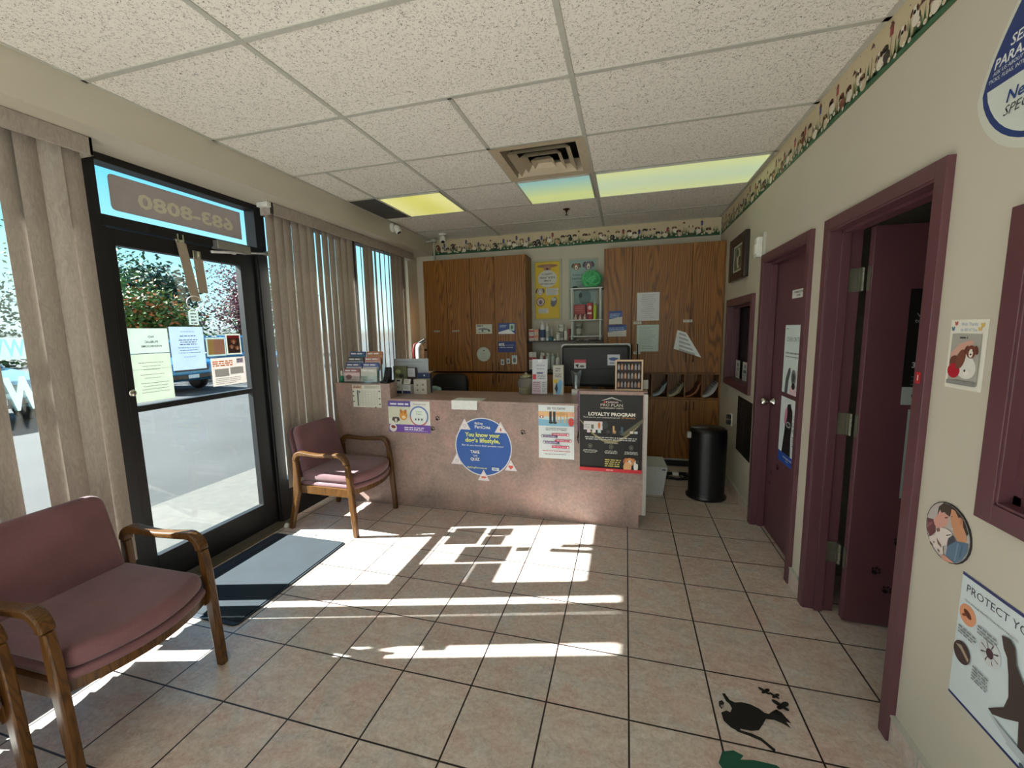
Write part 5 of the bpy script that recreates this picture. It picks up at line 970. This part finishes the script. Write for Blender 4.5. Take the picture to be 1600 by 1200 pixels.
for i, x in enumerate((-.575, -.525, -.475)):
    t = thing('paw_ornament', (x, 1.905, 1.6195), ('leftmost', 'middle', 'rightmost')[i] + ' of three small pale dog ornaments in the white rack', 'ornament', 'dog ornaments in the white rack')
    MB().lathe([(0, 0), (.014, 0), (.017, .012), (.012, .032), (.006, .042), (0, .044)], (0, 0, 0), 14, close=False).build('body', mat((214, 190, 176), .5), t, local=True, smooth=True)
    MB().lathe([(0, .036), (.009, .040), (.010, .050), (.006, .058), (0, .06)], (.004, -.004, 0), 12, close=False).build('head', mat((200, 180, 168), .5), t, local=True, smooth=True)
bottle(-.365, 1.92, 1.6195, .02, .225, (180, 196, 60), (210, 214, 200), 'lime green bottle with a white nozzle in the rack', 'nozzle', group=None)
t = bottle(-.545, 1.96, 1.4395, .035, .135, (118, 128, 118), (150, 158, 148), 'grey green lidded jar on the low tier of the white rack', 'jar', (170, 172, 164), group=None)
for i, x in enumerate((-.55, -.47, -.445)):
    MB().lathe([(0, 0), (.012, 0), (.012, .008), (0, .012)], (x, 1.905, ZS), 12, close=False).build('tiny_disc', M['white'], label=('left', 'middle', 'right')[i] + ' one of three tiny white lids under the rack', cat='lid', group='tiny lids under the rack', smooth=True)
bt = thing('yarn_ball', (-.405, 1.965, 1.967), 'mint green rubber band like ball on top of the white rack', 'ball')
mb = MB(); mb.lathe([(.0, 0)] + [(.112 * math.sin(a * math.pi / 12), .092 - .092 * math.cos(a * math.pi / 12)) for a in range(1, 12)] + [(0, .184)], (0, 0, 0), 28, close=False); mb.build('core', mat((70, 170, 110), .6, bump=.5), bt, local=True, smooth=True)
r = random.Random(9)
for i in range(46):
    ax = Vector((r.uniform(-1, 1), r.uniform(-1, 1), r.uniform(-1, 1))).normalized(); b_ = ax.orthogonal().normalized(); c_ = ax.cross(b_); off = r.uniform(-.35, .35); rr = math.sqrt(1 - off * off); pts = []
    for k in range(21):
        q = k / 20 * 6.2832 * .6 + i; p = (ax * off + (b_ * math.cos(q) + c_ * math.sin(q)) * rr); pts.append((p.x * .113, p.y * .113, .092 + p.z * .093))
    if i % 23 == 0: st = MB()
    st.tube(pts, .0035, 5)
    if i % 23 == 22: st.build('strand', mat((104, 206, 140), .6), bt, local=True, smooth=True, kind='stuff')
MB().lathe([(0, 0), (.045, 0), (.05, .004), (.028, .008), (.024, .02), (0, .024)], (-.585, 1.94, 1.9645), 18, close=False).build('small_dish', mat((58, 56, 52), .8), label='small dark hat shaped dish left of the green ball', cat='dish', smooth=True)

# ---- raised left end of the desk
br = thing('brochure_rack', (-2.27, .40, 1.0785), 'clear tiered brochure rack on the raised left end of the desk', 'rack'); cl_ = mat_glass((.9, .94, .94), .08)
MB().box(-2.455, -2.11, .345, .50, 1.0785, 1.081).box(-2.455, -2.11, .50, .503, 1.0785, 1.33).box(-2.458, -2.455, .345, .50, 1.0785, 1.22).box(-2.11, -2.107, .345, .50, 1.0785, 1.22).build('shell', cl_, br)
bc = [((150, 100, 106), (214, 190, 190)), ((206, 204, 196), (190, 196, 190)), ((70, 86, 140), (190, 196, 206)), ((76, 96, 160), (206, 208, 210)), ((80, 84, 88), (150, 160, 170)), ((176, 120, 110), (200, 170, 160)), ((56, 80, 130), (90, 130, 150)), ((170, 110, 80), (190, 150, 110))]
nm = ['bottom tier', 'second tier', 'third tier', 'top tier']
for k in range(4):
    z = 1.084 + k * .048; y = .358 + k * .033
    MB().box(-2.452, -2.113, y - .007, y - .005, z, z + .055).build('tier', cl_, br)
    for s in range(2):
        x0 = -2.448 + s * .172; cA, cB = bc[k * 2 + s]
        f = Flat((x0, y + .014, z + .120), BW, .16, .113, cA, th=.010, V=(0, .08, 1)); f.rect(.0, .035, .16, .113, cB); f.lines(.01, .012, .14, 1, .01, .012, (226, 226, 226)); f.ell(.05 + .06 * s, .075, .03, .022, cA, 14); f.lines(.02, .095, .14, 2, .008, .003, INK)
        flat(f, 'brochure', ('left ' if s == 0 else 'right ') + 'stack of brochures in the ' + nm[k] + ' of the clear rack', 'brochure', 'brochures in the clear rack')
t = thing('hand_sanitizer', (-2.505, .40, 1.0785), 'small green bottle in a clear cup at the left end of the desk', 'bottle'); MB().lathe([(0, 0), (.02, 0), (.02, .045), (.01, .055), (0, .055)], (0, 0, 0), 16, close=False).build('body', mat((40, 130, 96), .3), t, local=True, smooth=True)
MB().lathe([(.008, .055), (.012, .07), (.008, .10), (.004, .105)], (0, 0, 0), 12).build('pump', M['white'], t, local=True, smooth=True)
t = thing('card_reader', (-2.04, .40, 1.0785), 'black handset on a stand right of the clear rack', 'telephone'); MB().prism([(.37, 1.10), (.43, 1.10), (.44, 1.21), (.42, 1.215), (.39, 1.13)], 'x', -2.075, -2.012).build('handset', M['blackm'], t, bevel=.008)
MB().box(-2.085, -2.005, .345, .45, 1.0785, 1.10).build('base', M['blackm'], t, bevel=.006)
# ---- low counter, left
ZC = .9505
f = Flat((-2.2, .80, 1.262), BW, .36, .312, (176, 186, 194), th=.004, V=(0, .05, 1)); f.rect(.01, .03, .30, .034, (130, 138, 146)); flat(f, 'grey_board', 'pale blue grey board leaning at the back of the low counter', 'board')
carton(-2.185, -2.045, .735, .765, ZC, 1.195, (118, 124, 92), 'green patterned booklet leaning on the pale board', lambda f: (f.ell(.05, .05, .03, .02, (176, 186, 140), 12), f.ell(.085, .09, .025, .018, (60, 70, 60), 12), f.ell(.04, .12, .03, .02, (150, 160, 120), 12), f.rect(0, .17, .116, .22, (84, 52, 56))), name='booklet', cat='booklet', group=None)
carton(-2.04, -1.945, .745, .765, ZC, 1.18, (60, 44, 48), 'dark booklet with a white card front, by the pale board', lambda f: (f.rect(.002, .004, .078, .085, (206, 208, 214)), f.lines(.012, .02, .065, 3, .016, .004, GR)), name='booklet', cat='booklet', group=None)
for i, x in enumerate((-2.105, -2.015)):
    carton(x, x + .083, .60, .68, ZC, ZC + .08, (212, 214, 216), ('left' if i == 0 else 'right') + ' open white and navy box of cards on the low counter', lambda f: (f.rect(0, f.h * .66, f.w, f.h, (52, 56, 110)), f.lines(.01, .01, .065, 2, .012, .004, GR)), name='card_box', cat='box', group='card boxes on the counter')
    f = Flat((x + .006, .64, ZC + .131), BW, .065, .05, (206, 208, 206), th=.012, V=(0, .4, 1)); f.rect(.01, .01, .05, .025, (50, 52, 56)) if i == 0 else f.lines(.01, .01, .05, 3, .012, .004, GR); flat(f, 'business_cards', ('left' if i == 0 else 'right') + ' bunch of cards sticking up out of the navy footed box', 'cards', 'bunches of cards on the counter')
carton(-1.90, -1.77, .60, .68, ZC, ZC + .135, (190, 184, 174), 'beige box with four dark paw marks on the low counter', lambda f: [f.paw(u, v, .012, (40, 36, 36)) for u, v in ((.035, .05), (.092, .045), (.035, .095), (.092, .092))], name='paw_box', cat='box', group=None)
carton(-1.90, -1.775, .685, .72, ZC, ZC + .185, (44, 56, 96), 'navy leaflet standing behind the beige paw box', lambda f: f.ell(.065, .02, .008, .008, WH, 10), name='leaflet', cat='leaflet', group=None)
t = thing('desk_phone', (-1.85, .95, .7355), 'pale aqua device on the work surface by the office chair', 'device'); MB().prism([(-.06, 0), (.06, 0), (.055, .23), (-.03, .25), (-.07, .2)], 'y', -.03, .03).build('body', mat((150, 182, 182), .4), t, local=True, bevel=.02)
# office chair
oc = thing('office_chair', (-1.89, 1.38, 0), 'black office chair behind the low counter', 'chair')
MB().rbox(-2.10, -1.68, 1.36, 1.43, .62, 1.06, .09, axis='y').build('backrest', M['blackm'], oc, bevel=.02, smooth=True); MB().rbox(-2.13, -1.65, 1.0, 1.42, .43, .52, .08).build('seat', M['blackm'], oc, bevel=.02)
MB().tube([(-1.89, 1.21, .12), (-1.89, 1.21, .44)], .03).build('column', M['chrome'], oc)
for k in range(5):
    a = k * 1.2566; MB().tube([(-1.89, 1.21, .13), (-1.89 + .28 * math.cos(a), 1.21 + .28 * math.sin(a), .08)], .02).lathe([(0, -.02), (.03, -.02), (.03, .02), (0, .02)], (-1.89 + .28 * math.cos(a), 1.21 + .28 * math.sin(a), .03), 14, axis='y', close=False).build('leg', M['blackm'], oc)
MB().box(-1.93, -1.85, 1.40, 1.44, .45, .7).build('back_bar', M['blackm'], oc)
# ---- low counter, right
gj = thing('glass_jar', (-.88, .76, ZC), 'round shiny glass jar with lid on the low counter', 'jar'); gm = mat((176, 172, 150), .08, .85)
MB().lathe([(0, 0), (.05, 0), (.056, .01), (.056, .04), (.064, .07), (.062, .10), (.048, .122), (.046, .128), (0, .128)], (0, 0, 0), 28, close=False).build('bowl', M['clear'], gj, local=True, smooth=True)
MB().lathe([(0, .004), (.046, .004), (.05, .03), (.05, .05), (0, .055)], (0, 0, 0), 24, close=False).build('treats', mat((150, 136, 96), .6), gj, local=True, smooth=True)
ld = MB().lathe([(0, .128), (.05, .128), (.05, .138), (.03, .15), (.012, .152), (.014, .163), (0, .168)], (0, 0, 0), 28, close=False).build('lid', gm, gj, local=True, smooth=True)
f = Flat((-.815, .745, 1.258), BW, .133, .30, (206, 210, 216), th=.003, V=(0, .12, 1)); f.rect(.05, .0, .085, .03, (226, 230, 232)); f.lines(.035, .05, .11, 3, .03, .006, (150, 150, 180), 'c'); f.rect(.04, .115, .095, .125, (50, 54, 110)); f.rect(.004, .13, .035, .175, (186, 44, 60)); f.lines(.045, .135, .12, 3, .014, .006, GR); f.rect(.004, .19, .08, .30, (196, 176, 186)); f.rect(.085, .19, .13, .30, (190, 190, 196)); f.lines(.01, .2, .075, 5, .018, .006, (130, 100, 110)); f.lines(.09, .2, .125, 5, .018, .006, GR)
flat(f, 'leaflet_stand', 'tall white leaflet in a stand between glass jar and tilted box', 'leaflet')
carton(-.635, -.545, .74, .80, ZC, ZC + .255, (190, 188, 176), 'tall upright carton with a blue and yellow front on the low counter', lambda f: (f.lines(.02, .02, .07, 2, .02, .01, GR), f.lines(.015, .07, .075, 3, .012, .005, INK), f.ell(.02, .135, .02, .02, (206, 176, 50), 14), f.poly([(.02, .25), (.03, .16), (.06, .12), (.08, .14), (.06, .25)], (110, 170, 210)), f.poly([(.012, .2), (.03, .14), (.04, .2), (.03, .24)], (40, 44, 52))), name='product_box', cat='carton', group=None)
tm = thing('model_stand', (-.44, .77, ZC), 'clear flared acrylic display on a white base beside the raised end', 'display'); MB().lathe([(0, 0), (.04, 0), (.038, .045), (0, .05)], (0, 0, 0), 20, close=False).build('base', M['white'], tm, local=True, smooth=True)
mb = MB(); mb.lathe([(.028, .05), (.03, .10), (.036, .14), (.055, .20)], (0, 0, 0), 22, close=False); mb.v = [(x * 1.1, y * .5, z + (.045 * abs(x) / .05 - .02 if z > .15 else 0)) for x, y, z in mb.v]; mb.build('flare', mat_glass((.75, .8, .8), .2), tm, local=True, smooth=True)
# framed board of small bottles on the raised right end
fb = thing('sample_frame', (-.005, .42, 1.0475), 'pale wooden frame showing rows of small dark vials on the raised desk end', 'display frame'); pw = mat((206, 180, 150), .5)
MB().box(-.105, .095, .39, .42, 1.0475, 1.0595).box(-.105, .095, .39, .42, 1.266, 1.278).box(-.105, -.093, .39, .42, 1.0595, 1.266).box(.083, .095, .39, .42, 1.0595, 1.266).build('frame', pw, fb, bevel=.002); MB().box(-.093, .083, .408, .418, 1.0595, 1.266).build('back', mat((40, 28, 28), .6), fb)
for rr in range(3):
    MB().box(-.093, .083, .392, .408, 1.068 + rr * .066, 1.071 + rr * .066).build('ledge', mat((70, 44, 40), .5), fb)
    for k in range(7): v = MB().lathe([(0, 0), (.009, 0), (.009, .03), (.005, .035), (.005, .042), (0, .042)], (-.08 + k * .0245, .40, 1.0715 + rr * .066), 10, close=False).build('vial', mat((160, 156, 156) if (k + rr) % 3 else (190, 150, 120), .3), fb, smooth=True)
f = Flat((.10, .47, 1.12), BW, .035, .07, (190, 188, 180), V=(0, .3, 1)); flat(f, 'paper_slip', 'small pale paper slip right of the vial frame', 'paper')
# monitor
mo = thing('computer_monitor', (-.31, 1.0, .7355), 'black computer monitor seen from behind with white top edge', 'monitor')
MB().rbox(-.60, .01, 1.0, 1.03, .99, 1.38, .02, axis='y').build('bezel', mat((190, 192, 190), .4), mo, bevel=.003)
MB().rbox(-.592, .004, .955, 1.0, .995, 1.368, .03, axis='y').build('back_cover', M['blackm'], mo, bevel=.02); MB().prism([(-.54, 1.02), (-.05, 1.02), (-.09, 1.16), (-.5, 1.16)], 'y', .948, .956).build('rear_hump', M['blackm'], mo, bevel=.006)
MB().box(-.33, -.27, .96, 1.0, .75, 1.0).build('neck', M['blackm'], mo); MB().rbox(-.43, -.17, .90, 1.12, .7355, .75, .05).build('foot', M['blackm'], mo)
f = Flat((-.478, .9545, 1.24), BW, .105, .085, (206, 206, 206)); f.rect(0, 0, .105, .028, (186, 60, 76)); f.poly([(.01, .045), (.04, .04), (.035, .075), (.02, .06)], (40, 40, 44)); f.ell(.07, .06, .022, .01, (90, 90, 96), 12); flat(f, 'monitor_sticker', 'red and white sticker at the left of the monitor back', 'sticker', 'stickers on the monitor back')
f = Flat((-.185, .9545, 1.285), BW, .105, .095, (204, 208, 212)); f.ell(.05, .04, .035, .016, (70, 96, 150), 14); f.rect(.012, .03, .09, .042, (60, 80, 130)); f.lines(.02, .07, .085, 1, .01, .008, (90, 100, 130)); flat(f, 'monitor_sticker', 'white and blue sticker at the right of the monitor back', 'sticker', 'stickers on the monitor back')
wf = thing('wire_stand', (.04, 1.1, .7355), 'thin black frame standing right of the monitor', 'stand'); MB().tube([(.02, 1.1, .74), (.02, 1.1, 1.37), (.07, 1.1, 1.37), (.07, 1.1, .74)], .006, 8).build('frame', M['blackm'], wf)
# fire extinguisher
fe = thing('fire_extinguisher', (-2.52, 1.98, 1.04), 'silver and red fire extinguisher in the corner by the blinds', 'fire extinguisher')
MB().lathe([(0, 1.02), (.05, 1.02), (.055, 1.035), (.055, 1.32), (.045, 1.36), (.02, 1.38), (0, 1.38)], (-2.52, 1.93, 0), 22, close=False).build('cylinder', mat((130, 128, 124), .35), fe, smooth=True)
MB().tube([(-2.54, 1.93, 1.38), (-2.50, 1.93, 1.40), (-2.44, 1.92, 1.43)], .012).tube([(-2.53, 1.93, 1.385), (-2.45, 1.93, 1.39)], .01).build('lever', M['blackm'], fe); MB().tube([(-2.52, 1.93, 1.385), (-2.585, 1.92, 1.37), (-2.595, 1.9, 1.30), (-2.585, 1.89, 1.12)], .010).build('hose', mat((130, 30, 36), .5), fe, smooth=True, label='dark red hose')
MB().lathe([(.0558, 1.08), (.0558, 1.29)], (-2.52, 1.93, 0), 22, close=False).build('instruction_label', mat((150, 148, 142), .6), fe, smooth=True); MB().box(-2.57, -2.47, 1.985, 2.168, 1.28, 1.30).box(-2.575, -2.465, 1.88, 1.985, 1.01, 1.02).build('bracket', M['blackm'], fe)
# black bin
bn = thing('waste_bin', (.68, 1.10, 0), 'tall black oval bin with a grey lid flap in the back passage', 'bin')
def oval(rx, ry, z, n=28): return [(.68 + rx * math.cos(a * 6.2832 / n), 1.10 + ry * math.sin(a * 6.2832 / n), z) for a in range(n)]
mb = MB(); prof = [(.165, .145, 0), (.17, .15, .02), (.155, .135, .035), (.15, .13, .05), (.155, .135, .58), (.15, .13, .62), (.12, .10, .638)]
for rx, ry, z in prof: mb.v += oval(rx, ry, z)
n = 28; mb.f = [(i * n + j, i * n + (j + 1) % n, (i + 1) * n + (j + 1) % n, (i + 1) * n + j) for i in range(len(prof) - 1) for j in range(n)] + [tuple(range(n))[::-1], tuple((len(prof) - 1) * n + j for j in range(n))]; mb.m = [0] * len(mb.f); mb.build('body', mat((10, 11, 13), .35), bn, smooth=True)
mb = MB().prism([(.68 - .08 + .045 * math.cos(a / 20 * 6.2832) * 1.6, 1.06 + .03 * math.sin(a / 20 * 6.2832)) for a in range(20)], 'z', .637, .645); mb.build('lid_flap', mat((110, 112, 108), .3, .3), bn, label='grey flap'); MB().box(.50, .532, 1.02, 1.06, .55, .60).build('side_button', M['tbar'], bn, bevel=.003)
# white waste box
wb = thing('paper_bin', (.235, 1.02, 0), 'white tapered box standing on the floor behind the desk end', 'box')
pb = [(.12, .93, 0), (.31, .93, 0), (.31, 1.10, 0), (.12, 1.10, 0), (.10, .92, .27), (.345, .92, .27), (.32, 1.14, .30), (.10, 1.14, .30)]
MB().add([(x, y + .1, z) for x, y, z in pb], [(0, 3, 2, 1), (0, 1, 5, 4), (1, 2, 6, 5), (2, 3, 7, 6), (3, 0, 4, 7)]).add([(x, y + .1, z) for x, y, z in pb[4:]], [(0, 1, 2, 3)]).build('body', mat((206, 212, 210), .6), wb)
MB().box(.30, .33, 1.018, 1.022, .24, .25).build('slot', M['blackm'], wb)
# cables on the floor
mb = MB(); r = random.Random(12)
for k in range(3):
    pts = []
    for i in range(26):
        a = i * .55 + k; pts.append((.47 + (.10 + .02 * k) * math.cos(a) + .004 * i - .04, 1.55 + .09 * math.sin(a * 1.0), .006 + .010 * k + .006 * math.sin(i)))
    mb.tube(pts, .005, 6)
mb.build('cable_coil', M['blackm'], label='tangle of black cables on the floor by the black bin', cat='cables', smooth=True)
MB().box(.44, .50, 1.50, 1.55, .035, .065).build('power_adapter', M['white'], label='white power adapter lying on the black cables', cat='adapter', bevel=.006)
ot = thing('wall_outlet', (XR, 1.30, .62), 'beige wall outlet with black plugs beside the oak cabinet', 'outlet'); MB().box(.914, .9215, 1.33, 1.40, .60, .715).build('plate', M['white'], ot, bevel=.002); MB().box(.88, .914, 1.345, 1.385, .61, .65).build('plug', M['blackm'], ot, bevel=.004); MB().box(.88, .914, 1.345, 1.385, .662, .70).build('plug', M['blackm'], ot, bevel=.004)
# door closer and hanging door straps
dc = thing('door_closer', (-2.70, -.4, 2.11), 'grey metal door closer with its arm over the entry door', 'door closer')
MB().rbox(-2.712, -2.655, -.555, -.30, 2.09, 2.145, .006).build('body', mat((150, 150, 146), .35, .6), dc, bevel=.004)
MB().tube([(-2.68, -.42, 2.085), (-2.665, -.60, 2.06)], .009, 8).tube([(-2.665, -.60, 2.06), (-2.672, -.15, 2.125)], .008, 8).lathe([(0, -.012), (.014, -.012), (.014, .012), (0, .012)], (-2.68, -.42, 2.085), 14, close=False).build('arm', mat((206, 206, 204), .3, .6), dc, smooth=True)
MB().box(-2.695, -2.66, -.155, -.13, 2.11, 2.14).build('bracket', mat((150, 150, 146), .35, .6), dc)
for i, (y, zt, ya, zb, lab) in enumerate(((-.77, 2.085, -.715, 1.735, 'long grey strap hanging slanted from the door header'), (-.672, 2.0, -.66, 1.79, 'shorter grey strap hanging straight from a small bracket on the door'))):
    t = thing('hanging_vane', (-2.70, y, zb), lab, 'strap', 'straps hanging in front of the door glass')
    MB().box(-2.712, -2.70, y - .025, y + .025, zt + .0, zt + .055).box(-2.70, -2.69, y - .02, y - .012, zt, zt + .05).box(-2.70, -2.69, y + .012, y + .02, zt, zt + .05).build('bracket', M['chrome'], t)
    mb = MB(); mb.add([(-2.695, y - .028, zt), (-2.69, y + .028, zt), (-2.69, ya + .028, zb), (-2.695, ya - .028, zb)], [(0, 1, 2, 3)]); mb.add([(-2.693, y - .028, zt), (-2.688, y + .028, zt), (-2.688, ya + .028, zb), (-2.693, ya - .028, zb)], [(3, 2, 1, 0)]); mb.build('strap', mat((150, 138, 120), .8), t)
MB().tube([(-2.683, -.715, 1.73), (-2.683, -.705, 1.70), (-2.715, -.71, 1.672)], .002, 5).tube([(-2.682, -.73 + .055 * math.cos(a * .35), 1.72 + .045 * math.sin(a * .35)) for a in range(19)], .0022, 6).tube([(-2.682, -.675, 1.72), (-2.682, -.64, 1.735), (-2.682, -.655, 1.78)], .0015, 5).build('string', M['white'], label='thin white string joining the straps to the hanging tag', cat='string')
MB().lathe([(0, 0), (.02, 0), (.022, .012), (.014, .03), (0, .034)], (-2.60, -.262, 0), 16, close=False).build('door_stop', M['white'], label='small white rubber door stop on the floor by the door jamb', cat='door stop', smooth=True)
MB().lathe([(0, 0), (.016, 0), (.016, .02), (.01, .03), (0, .03)], (-2.50, -.236, 2.44), 12, close=False).build('cord_cleat', M['white'], label='small white clip at the near end of the long blind', cat='clip') if False else MB().box(-2.57, -2.53, -.245, -.21, 2.43, 2.467).build('blind_bracket', M['white'], label='small white bracket at the near end of the long blind', cat='bracket', bevel=.002)

for o in gj.children: o.scale = (1.2, 1.2, 1.15)
